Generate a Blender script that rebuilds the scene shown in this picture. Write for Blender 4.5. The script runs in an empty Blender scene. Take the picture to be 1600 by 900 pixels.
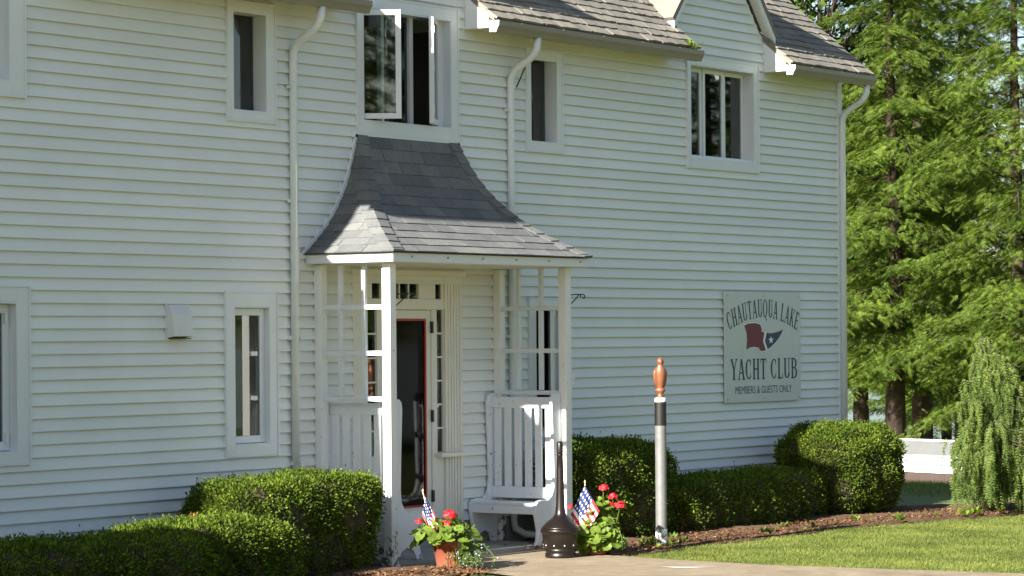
import bpy, math, random
import numpy as np
from mathutils import Vector, Matrix, Quaternion

random.seed(7)
RNG = np.random.default_rng(11)
SC = bpy.context.scene
COL = SC.collection
R = math.radians

# ------------------------------------------------------------------ camera
TH = R(35)                      # angle between the view axis and the wall
cam_d = bpy.data.cameras.new('camera')
cam = bpy.data.objects.new('camera', cam_d)
COL.objects.link(cam)
cam_d.sensor_width = 36.0
cam_d.lens = 4451.0 / 1600.0 * 36.0
cam_d.shift_y = 78.0 / 1600.0
cam_d.clip_end = 9000
cam.location = (-27.8 * math.cos(TH), -27.8 * math.sin(TH), 2.0)
_q = Vector((math.cos(TH), math.sin(TH), 0)).to_track_quat('-Z', 'Y')
cam.rotation_mode = 'QUATERNION'
cam.rotation_quaternion = _q @ Quaternion((0, 0, 1), -0.0078)
SC.camera = cam

# ------------------------------------------------------------------ light
SUN_EL, SUN_AZ = R(25.5), R(1.6)         # low sun along the facade, a little behind it
sun_vec = Vector((-math.cos(SUN_EL) * math.cos(SUN_AZ), math.cos(SUN_EL) * math.sin(SUN_AZ), math.sin(SUN_EL)))
world = bpy.data.worlds.new('World')
SC.world = world
world.use_nodes = True
wn = world.node_tree.nodes
sky = wn.new('ShaderNodeTexSky')
sky.sky_type = 'NISHITA'
sky.sun_disc = False
sky.sun_elevation = SUN_EL
sky.sun_rotation = math.atan2(sun_vec.x, sun_vec.y)
sky.air_density = 1.0
sky.dust_density = 1.0
sky.ozone_density = 1.0
bg = wn['Background']
bg.inputs['Strength'].default_value = 0.05
world.node_tree.links.new(sky.outputs[0], bg.inputs[0])
sl = bpy.data.lights.new('sun', 'SUN')
sl.energy = 5.0
sl.angle = R(0.55)
sl.color = (1.0, 0.945, 0.84)
so = bpy.data.objects.new('sun', sl)
COL.objects.link(so)
so.location = (-60, 2, 40)
so.rotation_mode = 'QUATERNION'
so.rotation_quaternion = sun_vec.to_track_quat('Z', 'Y')
SC.view_settings.view_transform = 'Standard'
SC.view_settings.look = 'None'
SC.view_settings.gamma = 1.0
SC.view_settings.use_curve_mapping = False
SC.view_settings.exposure = 1.75
try:
    SC.cycles.max_bounces = 6
    SC.cycles.transparent_max_bounces = 12
    SC.cycles.caustics_reflective = False
    SC.cycles.caustics_refractive = False
except Exception:
    pass

# ------------------------------------------------------------------ materials
MATS = {}
def nt(name):
    m = bpy.data.materials.new(name)
    m.use_nodes = True
    t = m.node_tree
    MATS[name] = m
    return m, t, t.nodes['Principled BSDF']

def mathn(t, op, a, b=None, clamp=False):
    n = t.nodes.new('ShaderNodeMath'); n.operation = op; n.use_clamp = clamp
    for i, v in enumerate((a, b)):
        if v is None: continue
        if hasattr(v, 'is_output'): t.links.new(v, n.inputs[i])
        else: n.inputs[i].default_value = v
    return n.outputs[0]

def noise(t, scale, detail=4, rough=.55, coord='Object', sc3=None):
    tc = t.nodes.new('ShaderNodeTexCoord')
    n = t.nodes.new('ShaderNodeTexNoise')
    n.inputs['Scale'].default_value = scale
    n.inputs['Detail'].default_value = detail
    n.inputs['Roughness'].default_value = rough
    src = tc.outputs[coord]
    if sc3:
        mp = t.nodes.new('ShaderNodeMapping'); mp.inputs['Scale'].default_value = sc3
        t.links.new(src, mp.inputs[0]); src = mp.outputs[0]
    t.links.new(src, n.inputs['Vector'])
    return n.outputs['Fac']

def ramp(t, fac, stops):
    r = t.nodes.new('ShaderNodeValToRGB')
    e = r.color_ramp.elements
    while len(e) < len(stops): e.new(0.5)
    for k, (p, c) in enumerate(stops):
        e[k].position = p
        e[k].color = (*c, 1) if len(c) == 3 else c
    t.links.new(fac, r.inputs[0])
    return r.outputs[0]

def mixc(t, fac, a, b, mode='MIX'):
    n = t.nodes.new('ShaderNodeMix'); n.data_type = 'RGBA'; n.blend_type = mode
    for sock, v in ((n.inputs[0], fac), (n.inputs[6], a), (n.inputs[7], b)):
        if hasattr(v, 'is_output'): t.links.new(v, sock)
        elif isinstance(v, (int, float)): sock.default_value = v
        else: sock.default_value = (*v, 1)
    return n.outputs[2]

def bump(t, b, h, strength=.3, dist=.01):
    n = t.nodes.new('ShaderNodeBump')
    n.inputs['Strength'].default_value = strength
    n.inputs['Distance'].default_value = dist
    t.links.new(h, n.inputs['Height'])
    t.links.new(n.outputs[0], b.inputs['Normal'])

def paint(name, col, rough=.45, var=.05, dirt=(.45, .42, .36), dirt_amt=.12, scale=3.0, peel=None, objvar=0.0, bumps=.06):
    m, t, b = nt(name)
    f = noise(t, scale, 6, .6)
    c = ramp(t, f, [(.3, tuple(x * (1 - var) for x in col)), (.7, tuple(min(1, x * (1 + var)) for x in col))])
    f2 = noise(t, scale * 2.3, 8, .7, sc3=(1, 1, .25))
    d = ramp(t, f2, [(.55, (0, 0, 0)), (.8, (dirt_amt,) * 3)])
    c = mixc(t, d, c, dirt)
    if objvar:
        oi = t.nodes.new('ShaderNodeObjectInfo')
        k = mathn(t, 'MULTIPLY_ADD', oi.outputs['Random'], objvar)
        t.nodes[-1].inputs[2].default_value = 1 - objvar * .5
        c = mixc(t, 1.0, c, k, 'MULTIPLY')
    if peel:
        f3 = noise(t, 16, 5, .65)
        tc = t.nodes.new('ShaderNodeTexCoord'); sp = t.nodes.new('ShaderNodeSeparateXYZ')
        t.links.new(tc.outputs['Object'], sp.inputs[0])
        hz = mathn(t, 'MULTIPLY_ADD', sp.outputs['Z'], -1.0 / peel[0]); t.nodes[-1].inputs[2].default_value = 1.0
        hz = mathn(t, 'MAXIMUM', hz, 0.0)
        v = mathn(t, 'ADD', mathn(t, 'MULTIPLY', hz, peel[1]), f3)
        msk = ramp(t, v, [(.66, (0, 0, 0)), (.70, (1, 1, 1))])
        c = mixc(t, msk, c, (.16, .14, .12))
    t.links.new(c, b.inputs['Base Color'])
    b.inputs['Roughness'].default_value = rough
    if bumps: bump(t, b, noise(t, 40, 4), bumps, .004)
    return m

paint('siding', (.735, .765, .745), .5, .035, objvar=.07, dirt_amt=.10, scale=1.3)
paint('trim', (.70, .735, .76), .42, .03, dirt_amt=.10, scale=2.5)
paint('old_paint', (.78, .79, .77), .5, .04, dirt_amt=.2, scale=4, peel=(.55, .22))
paint('bench_paint', (.75, .785, .82), .38, .03, dirt_amt=.12, scale=4, peel=(.14, .12))
paint('door_white', (.74, .73, .66), .45, .04, dirt_amt=.18, scale=2)
paint('gutter_shaded', (.24, .22, .18), .35, .05, dirt=(.25, .21, .15), dirt_amt=.35, scale=2)  # white gutter and fascia, with the eave shade put into this dark tan
paint('spout_white', (.69, .735, .745), .35, .04, dirt_amt=.15, scale=3)
paint('soffit', (.62, .585, .47), .5, .04, dirt_amt=.2)  # warm bounce from the lawn is put into this ochre tint
paint('red_paint', (.42, .035, .03), .4, .1)
paint('black_metal', (.012, .012, .012), .4, .2, dirt=(.05, .04, .03))
paint('vent_metal', (.66, .68, .68), .4, .04, dirt_amt=.15)
paint('interior', (.22, .19, .16), .8, .1)
paint('curtain', (.30, .31, .33), .9, .08)
paint('pole_wood', (.70, .58, .42), .5, .1)
paint('screw', (.35, .35, .35), .4, .1)
paint('sign_board', (.60, .64, .61), .45, .03, dirt_amt=.12, scale=3)
paint('sign_navy', (.012, .022, .07), .5, .1)
paint('sign_red', (.15, .010, .017), .5, .12)
paint('sign_white', (.85, .86, .86), .5, .03)
paint('concrete_found', (.33, .32, .30), .9, .12, dirt=(.12, .11, .09), dirt_amt=.4, scale=4)
paint('white_wall', (.80, .80, .77), .6, .03, dirt_amt=.1)
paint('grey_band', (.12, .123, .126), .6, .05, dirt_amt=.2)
paint('dark_base', (.06, .04, .035), .8, .2)
paint('bark', (.038, .025, .018), .95, .35, dirt=(.16, .10, .07), dirt_amt=.5, scale=5, bumps=.6)
paint('twig', (.07, .055, .035), .9, .3, scale=5)
paint('plank', (.25, .24, .22), .8, .15, dirt=(.1, .09, .07), dirt_amt=.4, scale=3)
paint('flag_stick', (.75, .68, .5), .5, .05)
paint('flag_tip', (.7, .55, .2), .35, .05)
paint('soil', (.03, .02, .013), 1, .3, scale=20)
paint('red_petal', (.62, .012, .022), .55, .18, dirt_amt=0, scale=40, bumps=0)
paint('lobelia', (.45, .45, .75), .6, .2, scale=40, bumps=0)
paint('chalk', (.72, .72, .70), .9, .05)

def simple(name, col, rough=.5, metal=0.0):
    m, t, b = nt(name)
    f = noise(t, 12, 5)
    c = ramp(t, f, [(.3, tuple(x * .82 for x in col)), (.7, tuple(min(1, x * 1.12) for x in col))])
    t.links.new(c, b.inputs['Base Color'])
    b.inputs['Roughness'].default_value = rough
    b.inputs['Metallic'].default_value = metal
    return m
simple('ash_plastic', (.009, .0062, .005), .34)
simple('copper', (.33, .13, .07), .42, .5)
simple('terracotta', (.30, .085, .045), .8)
simple('tape', (.006, .0058, .0055), .55)
m = simple('pole_metal', (.17, .17, .17), .5, .2)

def shingle_mat(name, lo, hi):
    m, t, b = nt(name)
    f = noise(t, 90, 5, .8)
    g = noise(t, 3.0, 5, .6)
    c1 = ramp(t, f, [(.32, lo), (.68, hi)])
    c2 = ramp(t, g, [(.3, (.78, .78, .8)), (.7, (1.1, 1.08, 1.03))])
    c = mixc(t, 1.0, c1, c2, 'MULTIPLY')
    oi = t.nodes.new('ShaderNodeObjectInfo')
    k = ramp(t, oi.outputs['Random'], [(0, (.74, .75, .78)), (1, (1.14, 1.12, 1.08))])
    c = mixc(t, 1.0, c, k, 'MULTIPLY')
    t.links.new(c, b.inputs['Base Color'])
    b.inputs['Roughness'].default_value = .95
    bump(t, b, f, .6, .004)
shingle_mat('shingle', (.085, .092, .098), (.235, .243, .245))
shingle_mat('shingle_main', (.13, .125, .112), (.29, .27, .235))

# glass: thin pane, mirror reflection by Fresnel, otherwise see-through
m, t, b = nt('glass')
out = t.nodes['Material Output']
tr = t.nodes.new('ShaderNodeBsdfTransparent'); tr.inputs[0].default_value = (.62, .66, .64, 1)
gl = t.nodes.new('ShaderNodeBsdfGlossy'); gl.inputs['Roughness'].default_value = .015; gl.inputs[0].default_value = (.95, .97, .97, 1)
fr = t.nodes.new('ShaderNodeFresnel'); fr.inputs[0].default_value = 1.85
mx = t.nodes.new('ShaderNodeMixShader')
t.links.new(fr.outputs[0], mx.inputs[0]); t.links.new(tr.outputs[0], mx.inputs[1]); t.links.new(gl.outputs[0], mx.inputs[2])
t.links.new(mx.outputs[0], out.inputs[0])
# insect screen: dark mesh, partly see-through
m, t, b = nt('screen')
out = t.nodes['Material Output']
tr = t.nodes.new('ShaderNodeBsdfTransparent'); tr.inputs[0].default_value = (.30, .30, .30, 1)
gl = t.nodes.new('ShaderNodeBsdfGlossy'); gl.inputs['Roughness'].default_value = .04; gl.inputs[0].default_value = (.6, .6, .6, 1)
fr = t.nodes.new('ShaderNodeFresnel'); fr.inputs[0].default_value = 1.35
mx = t.nodes.new('ShaderNodeMixShader')
t.links.new(fr.outputs[0], mx.inputs[0]); t.links.new(tr.outputs[0], mx.inputs[1]); t.links.new(gl.outputs[0], mx.inputs[2])
t.links.new(mx.outputs[0], out.inputs[0])

def leaf_mat(name, dark, light, clump=1.2, trans=.35, rough=.5):
    m, t, b = nt(name)
    out = t.nodes['Material Output']
    geo = t.nodes.new('ShaderNodeNewGeometry')
    c1 = ramp(t, geo.outputs['Random Per Island'], [(0, dark), (.55, tuple((a + c) / 2 for a, c in zip(dark, light))), (1, light)])
    f = noise(t, clump, 3, .5)
    c2 = ramp(t, f, [(.32, (.62, .66, .6)), (.68, (1.25, 1.2, 1.1))])
    c = mixc(t, 1.0, c1, c2, 'MULTIPLY')
    t.links.new(c, b.inputs['Base Color'])
    b.inputs['Roughness'].default_value = rough
    b.inputs['Specular IOR Level'].default_value = .2
    tl = t.nodes.new('ShaderNodeBsdfTranslucent')
    warm = mixc(t, 1.0, c, (1.25, 1.25, .55), 'MULTIPLY')
    t.links.new(warm, tl.inputs[0])
    mx = t.nodes.new('ShaderNodeMixShader'); mx.inputs[0].default_value = trans
    t.links.new(b.outputs[0], mx.inputs[1]); t.links.new(tl.outputs[0], mx.inputs[2])
    t.links.new(mx.outputs[0], out.inputs[0])
leaf_mat('yew', (.022, .052, .007), (.18, .25, .026), 4.5, .35, .75)
leaf_mat('hemlock', (.048, .098, .018), (.195, .262, .046), .9, .45, .7)
leaf_mat('weeping_green', (.06, .11, .025), (.19, .25, .06), 1.2, .3, .6)
leaf_mat('maple', (.045, .09, .02), (.12, .19, .04), .6, .4, .5)
leaf_mat('geranium', (.07, .14, .02), (.22, .30, .05), 6, .35, .5)
leaf_mat('grass_blade', (.10, .14, .030), (.22, .25, .07), 1.3, .35, .6)
leaf_mat('dead_leaf', (.25, .06, .015), (.42, .16, .05), 3, .2, .7)
leaf_mat('chips', (.07, .035, .018), (.26, .14, .075), 3, .0, .9)
m, t, b = nt('yew_core')
t.links.new(ramp(t, noise(t, 9, 5, .7), [(.3, (.015, .013, .007)), (.7, (.075, .055, .03))]), b.inputs['Base Color'])
b.inputs['Roughness'].default_value = 1

m, t, b = nt('ground')
f1 = noise(t, .9, 6, .6); f2 = noise(t, 60, 6, .75)
c1 = ramp(t, f1, [(.3, (.10, .14, .03)), (.7, (.16, .19, .055))])
c2 = ramp(t, f2, [(.25, (.6, .62, .5)), (.75, (1.25, 1.2, 1.1))])
t.links.new(mixc(t, 1.0, c1, c2, 'MULTIPLY'), b.inputs['Base Color'])
b.inputs['Roughness'].default_value = .95
bump(t, b, f2, .6, .03)
m, t, b = nt('mulch')
f1 = noise(t, 2.5, 6, .65); f2 = noise(t, 45, 8, .8)
c1 = ramp(t, f1, [(.3, (.10, .052, .026)), (.7, (.19, .105, .055))])
c2 = ramp(t, f2, [(.25, (.45, .42, .4)), (.75, (1.4, 1.35, 1.3))])
t.links.new(mixc(t, 1.0, c1, c2, 'MULTIPLY'), b.inputs['Base Color'])
b.inputs['Roughness'].default_value = 1
bump(t, b, f2, .9, .03)
m, t, b = nt('paving')
f1 = noise(t, 1.6, 7, .65); f2 = noise(t, 120, 4, .8); f3 = noise(t, 5, 8, .8)
c1 = ramp(t, f1, [(.3, (.22, .165, .105)), (.7, (.33, .27, .185))])
c2 = ramp(t, f2, [(.25, (.72, .72, .72)), (.75, (1.18, 1.17, 1.15))])
c3 = ramp(t, f3, [(.3, (.62, .62, .62)), (.55, (1.05, 1.05, 1.05))])
c = mixc(t, 1.0, mixc(t, 1.0, c1, c2, 'MULTIPLY'), c3, 'MULTIPLY')
t.links.new(c, b.inputs['Base Color'])
b.inputs['Roughness'].default_value = .9
bump(t, b, f2, .4, .006)
m, t, b = nt('water')
b.inputs['Base Color'].default_value = (.05, .08, .10, 1)
b.inputs['Roughness'].default_value = .12
bump(t, b, noise(t, 1.2, 5, .6), .35, .1)
m, t, b = nt('far_wood')
t.links.new(ramp(t, noise(t, .05, 6), [(.3, (.03, .05, .02)), (.7, (.07, .10, .035))]), b.inputs['Base Color'])
b.inputs['Roughness'].default_value = 1

# flag cloth: stripes and a star field, printed by UV
m, t, b = nt('flag_cloth')
uv = t.nodes.new('ShaderNodeUVMap'); sp = t.nodes.new('ShaderNodeSeparateXYZ')
t.links.new(uv.outputs[0], sp.inputs[0])
U_, V_ = sp.outputs['X'], sp.outputs['Y']
st = mathn(t, 'MODULO', mathn(t, 'FLOOR', mathn(t, 'MULTIPLY', V_, 13.0)), 2.0)
stripe = mixc(t, st, (.55, .02, .03), (.80, .79, .77))
can = mathn(t, 'MULTIPLY', mathn(t, 'LESS_THAN', U_, .42), mathn(t, 'GREATER_THAN', V_, 6 / 13))
fx = mathn(t, 'SUBTRACT', mathn(t, 'FRACT', mathn(t, 'MULTIPLY', U_, 5 / .42)), .5)
fy = mathn(t, 'SUBTRACT', mathn(t, 'FRACT', mathn(t, 'MULTIPLY', mathn(t, 'SUBTRACT', V_, 6 / 13), 4 / (7 / 13))), .5)
rr = mathn(t, 'ADD', mathn(t, 'MULTIPLY', fx, fx), mathn(t, 'MULTIPLY', fy, fy))
dot = mathn(t, 'LESS_THAN', rr, .06)
blue = mixc(t, dot, (.010, .020, .11), (.80, .80, .80))
t.links.new(mixc(t, can, stripe, blue), b.inputs['Base Color'])
b.inputs['Roughness'].default_value = .8

# ------------------------------------------------------------------ mesh helpers
class MB:
    def __init__(s): s.v = []; s.f = []
    def add(s, vs, fs):
        o = len(s.v); s.v += [tuple(p) for p in vs]; s.f += [tuple(i + o for i in q) for q in fs]; return s
    def box(s, x0, x1, y0, y1, z0, z1):
        return s.add([(x0,y0,z0),(x1,y0,z0),(x1,y1,z0),(x0,y1,z0),(x0,y0,z1),(x1,y0,z1),(x1,y1,z1),(x0,y1,z1)],
                     [(0,3,2,1),(4,5,6,7),(0,1,5,4),(1,2,6,5),(2,3,7,6),(3,0,4,7)])
    def hexa(s, a, b):     # two quads a (bottom loop) and b (top loop)
        return s.add(list(a) + list(b), [(0,3,2,1),(4,5,6,7),(0,1,5,4),(1,2,6,5),(2,3,7,6),(3,0,4,7)])
    def prism(s, poly, axis, a0, a1):     # poly in the two other axes, extruded along axis
        def pt(p, a):
            if axis == 'x': return (a, p[0], p[1])
            if axis == 'y': return (p[0], a, p[1])
            return (p[0], p[1], a)
        n = len(poly)
        return s.add([pt(p, a0) for p in poly] + [pt(p, a1) for p in poly],
                     [tuple(range(n - 1, -1, -1)), tuple(range(n, 2 * n))] + [(i, (i + 1) % n, n + (i + 1) % n, n + i) for i in range(n)])
    def tube(s, path, r, n=8, cap=True):
        path = [Vector(p) for p in path]
        rs = r if isinstance(r, (list, tuple)) else [r] * len(path)
        o = len(s.v); up = Vector((0, 0, 1))
        prev = None
        for i, p in enumerate(path):
            tdir = (path[min(i + 1, len(path) - 1)] - path[max(i - 1, 0)]).normalized()
            if prev is None:
                a = tdir.orthogonal().normalized()
            else:
                a = (prev - tdir * prev.dot(tdir))
                a = a.normalized() if a.length > 1e-6 else tdir.orthogonal().normalized()
            prev = a; bb = tdir.cross(a)
            for k in range(n):
                w = 2 * math.pi * k / n
                s.v.append(tuple(p + (a * math.cos(w) + bb * math.sin(w)) * rs[i]))
        for i in range(len(path) - 1):
            for k in range(n):
                s.f.append((o + i*n + k, o + i*n + (k+1) % n, o + (i+1)*n + (k+1) % n, o + (i+1)*n + k))
        if cap:
            s.f.append(tuple(o + k for k in range(n - 1, -1, -1)))
            s.f.append(tuple(o + (len(path) - 1) * n + k for k in range(n)))
        return s
    def lathe(s, prof, n=24, c=(0, 0, 0), wob=None):
        o = len(s.v)
        for r_, z in prof:
            for k in range(n):
                w = 2 * math.pi * k / n
                q = r_ * (wob(w, z) if wob else 1)
                s.v.append((c[0] + q * math.cos(w), c[1] + q * math.sin(w), c[2] + z))
        for i in range(len(prof) - 1):
            for k in range(n):
                s.f.append((o + i*n + k, o + i*n + (k+1) % n, o + (i+1)*n + (k+1) % n, o + (i+1)*n + k))
        s.f.append(tuple(o + k for k in range(n - 1, -1, -1)))
        s.f.append(tuple(o + (len(prof) - 1) * n + k for k in range(n)))
        return s
    def xf(s, mat): s.v = [tuple(mat @ Vector(p)) for p in s.v]; return s
    def build(s, name, mat, parent=None, smooth=False, bevel=0, label=None):
        me = bpy.data.meshes.new(name)
        me.from_pydata(s.v, [], s.f); me.update()
        me.materials.append(MATS[mat])
        if smooth: me.polygons.foreach_set('use_smooth', [True] * len(me.polygons))
        o = bpy.data.objects.new(name, me); COL.objects.link(o)
        o.parent = parent
        if bevel:
            md = o.modifiers.new('bevel', 'BEVEL'); md.width = bevel; md.segments = 2; md.limit_method = 'ANGLE'
        if label: o['label'] = label
        return o

def tag(o, label, cat, group=None, kind=None):
    if label: o['label'] = label
    if cat: o['category'] = cat
    if group: o['group'] = group
    if kind: o['kind'] = kind
    return o
def thing(name, label, cat, loc=(0, 0, 0), rz=0, group=None):
    o = bpy.data.objects.new(name, None); COL.objects.link(o)
    o.location = loc; o.rotation_euler = (0, 0, rz); o.empty_display_size = .2
    return tag(o, label, cat, group)
def copy_tree(o, parent=None):
    c = o.copy(); COL.objects.link(c); c.parent = parent
    for ch in o.children: copy_tree(ch, c)
    return c
def np_mesh(name, verts, faces, mat, parent=None, nper=3):
    me = bpy.data.meshes.new(name)
    verts = np.asarray(verts, dtype=np.float32).reshape(-1, 3); faces = np.asarray(faces, dtype=np.int32).reshape(-1, nper)
    me.vertices.add(len(verts)); me.vertices.foreach_set('co', verts.ravel())
    me.loops.add(faces.size); me.loops.foreach_set('vertex_index', faces.ravel())
    me.polygons.add(len(faces)); me.polygons.foreach_set('loop_start', np.arange(0, faces.size, nper, dtype=np.int32))
    me.update(calc_edges=True); me.validate()
    me.materials.append(MATS[mat])
    o = bpy.data.objects.new(name, me); COL.objects.link(o); o.parent = parent
    return o
def struct(o): o['kind'] = 'structure'; return o

# ------------------------------------------------------------------ ground, water
def ground_z(x, y):
    s = np.clip((np.asarray(x, float) - 9.0) / 20.0, 0, 1); s = s * s * (3 - 2 * s)
    e = np.clip((np.asarray(x, float) - 46.0) / 12.0, 0, 1)
    return -.95 * s - 2.2 * e
gx = np.concatenate([np.linspace(-400, -30, 12), np.linspace(-26, 60, 87), np.linspace(66, 2500, 14)])
gy = np.concatenate([np.linspace(-900, -30, 14), np.linspace(-26, 40, 67), np.linspace(46, 2500, 16)])
GX, GY = np.meshgrid(gx, gy, indexing='ij')
GV = np.stack([GX, GY, ground_z(GX, GY) - .012], -1).reshape(-1, 3)
ni, nj = GX.shape
ii, jj = np.meshgrid(np.arange(ni - 1), np.arange(nj - 1), indexing='ij')
GF = np.stack([ii*nj+jj, (ii+1)*nj+jj, (ii+1)*nj+jj+1, ii*nj+jj+1], -1).reshape(-1, 4)
struct(np_mesh('ground', GV, GF, 'ground', nper=4))
struct(MB().add([(48, -900, -1.75), (2400, -900, -1.75), (2400, 2400, -1.75), (48, 2400, -1.75)], [(0, 1, 2, 3)]).build('lake', 'water'))
hb = MB(); N = 60
for i in range(N):
    a0, a1 = R(-25) + i * R(130) / N, R(-25) + (i + 1) * R(130) / N
    def hh(a): return 45 + 22 * math.sin(a * 5.1) + 12 * math.sin(a * 13 + 1) + 6 * math.sin(a * 41)
    p = [(1900 * math.cos(a), 1900 * math.sin(a)) for a in (a0, a1)]
    q = [(2300 * math.cos(a), 2300 * math.sin(a)) for a in (a0, a1)]
    hb.add([(*p[0], -2), (*p[1], -2), (*q[1], hh(a1)), (*q[0], hh(a0))], [(0, 1, 2, 3)])
struct(hb.build('far_hills', 'far_wood'))

# walkway up to the porch, mulch beds, lawn
def sheet(name, poly, z, mat, sub=None):
    m = MB(); m.add([(x, y, z) for x, y in poly], [tuple(range(len(poly)))])
    return struct(m.build(name, mat))
pave = [(-3.02, -.25), (-3.05, -1.2), (-3.12, -1.9), (-3.6, -3.2), (-6.5, -6.0), (-14, -9.0), (-26, -11), (-26, -60), (-.6, -60), (-.7, -12), (-.92, -6.2),
        (-1.22, -3.6), (-1.12, -2.5), (-.98, -1.86), (-.45, -1.30), (-.3, -.25)]
sheet('walkway', pave, .010, 'paving')
edge = [(-1.0, -1.86), (-.4, -1.88), (.6, -1.80), (1.7, -1.90), (3.1, -1.83), (4.0, -1.95), (4.75, -2.1), (6.2, -2.5), (7.6, -2.95), (9.5, -3.6), (10.5, -2.6), (9.0, -1.4), (7.2, -.5), (6.7, .2)]
bedR = edge + [(-.4, .2), (-.42, -1.3)]
# beds as gently uneven sheets
def bed(name, x0, x1, y0f, y1f, z, nx, ny, mat):
    vs = []; fs = []
    for i in range(nx + 1):
        x = x0 + (x1 - x0) * i / nx
        for j in range(ny + 1):
            v = j / ny; y = y0f(x) + (y1f(x) - y0f(x)) * v
            hump = math.sin(math.pi * v) ** .6 * .05
            vs.append((x, y, z + hump * (.7 + .5 * math.sin(x * 3.1 + y * 5)) + random.uniform(-.008, .008)))
    for i in range(nx):
        for j in range(ny):
            a = i * (ny + 1) + j; fs.append((a, a + ny + 1, a + ny + 2, a + 1))
    return struct(MB().add(vs, fs).build(name, mat, smooth=True))
def front_edge(x):
    xs = [p[0] for p in edge[:10]]; ys = [p[1] for p in edge[:10]]
    return float(np.interp(x, xs, ys)) + .035 * math.sin(x * 4.3) + .02 * math.sin(x * 11.7)
bed('mulch_bed', -1.0, 6.7, front_edge, lambda x: (-1.45 if x < -.55 else .15), .004, 110, 14, 'mulch')
bed('mulch_bed', 6.7, 9.6, front_edge, lambda x: -.9 - (x - 6.7) * .75, .004, 40, 10, 'mulch')
bed('mulch_bed', -16.0, -3.08, lambda x: -1.75 - .35 * min(1, max(0, (-3.08 - x) / 1.5)) - .03 * math.sin(x * 5), lambda x: .12, .008, 90, 14, 'mulch')

def scatter_quads(n, xs, ys, zs, lo, hi, flat=.35, asp=.35):
    L = RNG.uniform(lo, hi, n); a = RNG.uniform(0, 2 * np.pi, n); tl = RNG.normal(0, flat, n)
    dx = np.stack([np.cos(a) * np.cos(tl), np.sin(a) * np.cos(tl), np.sin(tl)], 1)
    dy = np.stack([-np.sin(a), np.cos(a), RNG.normal(0, flat, n)], 1)
    p = np.stack([xs, ys, zs], 1)
    hx = dx * (L / 2)[:, None]; hy = dy * (L * asp / 2)[:, None]
    V = np.stack([p - hx - hy, p + hx - hy, p + hx + hy, p - hx + hy], 1).reshape(-1, 3)
    return V, np.arange(4 * n).reshape(-1, 4)
xs = RNG.uniform(-.95, 9.3, 15000); fy = np.array([front_edge(x) for x in xs]); ys = fy + RNG.uniform(0, 1, 15000) ** 1.3 * 1.4 + .0
V, F = scatter_quads(15000, xs, ys, np.full(15000, .035) + RNG.uniform(0, .02, 15000), .010, .035)
tag(np_mesh('bark_chips', V, F, 'chips', nper=4), 'reddish brown bark chips covering the bed below the hedges', 'mulch', kind='stuff')
xs = RNG.uniform(-7.5, -3.1, 5000); ys = RNG.uniform(-2.1, -1.2, 5000)
V, F = scatter_quads(5000, xs, ys, np.full(5000, .035) + RNG.uniform(0, .02, 5000), .015, .05)
tag(np_mesh('bark_chips', V, F, 'chips', nper=4), 'brown bark chips around the foot of the hedges left of the walkway', 'mulch', kind='stuff')
# fine turf
def turf(n, xr, yr, test, h):
    xs = RNG.uniform(*xr, n); ys = RNG.uniform(*yr, n)
    k = test(xs, ys); xs, ys = xs[k], ys[k]; n = len(xs)
    a = RNG.uniform(0, 2 * np.pi, n); w = RNG.uniform(.003, .006, n); H = h * RNG.uniform(.5, 1.2, n)
    lean = RNG.normal(0, .5, (n, 2)) * H[:, None]
    z0 = ground_z(xs, ys) - .012
    b0 = np.stack([xs - np.cos(a) * w, ys - np.sin(a) * w, z0], 1); b1 = np.stack([xs + np.cos(a) * w, ys + np.sin(a) * w, z0], 1)
    tp = np.stack([xs + lean[:, 0], ys + lean[:, 1], z0 + H], 1)
    return np.stack([b0, b1, tp], 1).reshape(-1, 3), np.arange(3 * n).reshape(-1, 3)
def lawn_test(x, y):
    fe = np.interp(x, [p[0] for p in edge[:10]], [p[1] for p in edge[:10]]) + .035 * np.sin(x * 4.3) + .02 * np.sin(x * 11.7)
    pe = np.interp(-y, [1.86, 2.5, 3.6, 6.2, 12], [-.98, -1.12, -1.22, -.92, -.7])
    jag = .03 * np.sin(y * 23) + .025 * np.sin(y * 57 + 1) + RNG.normal(0, .02, len(x))
    return (y < fe + RNG.normal(0, .025, len(x))) & (x > pe + jag)
V, F = turf(260000, (-1.35, 9.5), (-7.5, -1.75), lawn_test, .028)
tag(np_mesh('lawn_grass', V, F, 'grass_blade'), 'short bright green mown grass of the lawn beside the walkway', 'grass', kind='stuff')
V, F = turf(60000, (9, 32), (-3, 11), lambda x, y: np.ones(len(x), bool), .09)
tag(np_mesh('rough_grass', V, F, 'grass_blade'), 'longer shaded grass beyond the end of the house', 'grass', kind='stuff')

# ------------------------------------------------------------------ clubhouse
house = thing('clubhouse', 'two storey white clapboard clubhouse with dormers and a hooded entrance porch', 'building', (0, 0, 0))
XL, XR = -19.0, 6.67
ROW, Z00 = .1016, 2.0
def snap(z): return Z00 + round((z - Z00) / ROW) * ROW
DORM = [3.925, -1.765, -7.455, -13.145]         # dormer centres
DW = 1.0
EAVE_Y, EAVE_Z, PITCH = -.36, 5.045, R(40)
TP = math.tan(PITCH)
RIDGE_Y = 3.9
def roof_z(y): return EAVE_Z + (y - EAVE_Y) * TP

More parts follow.
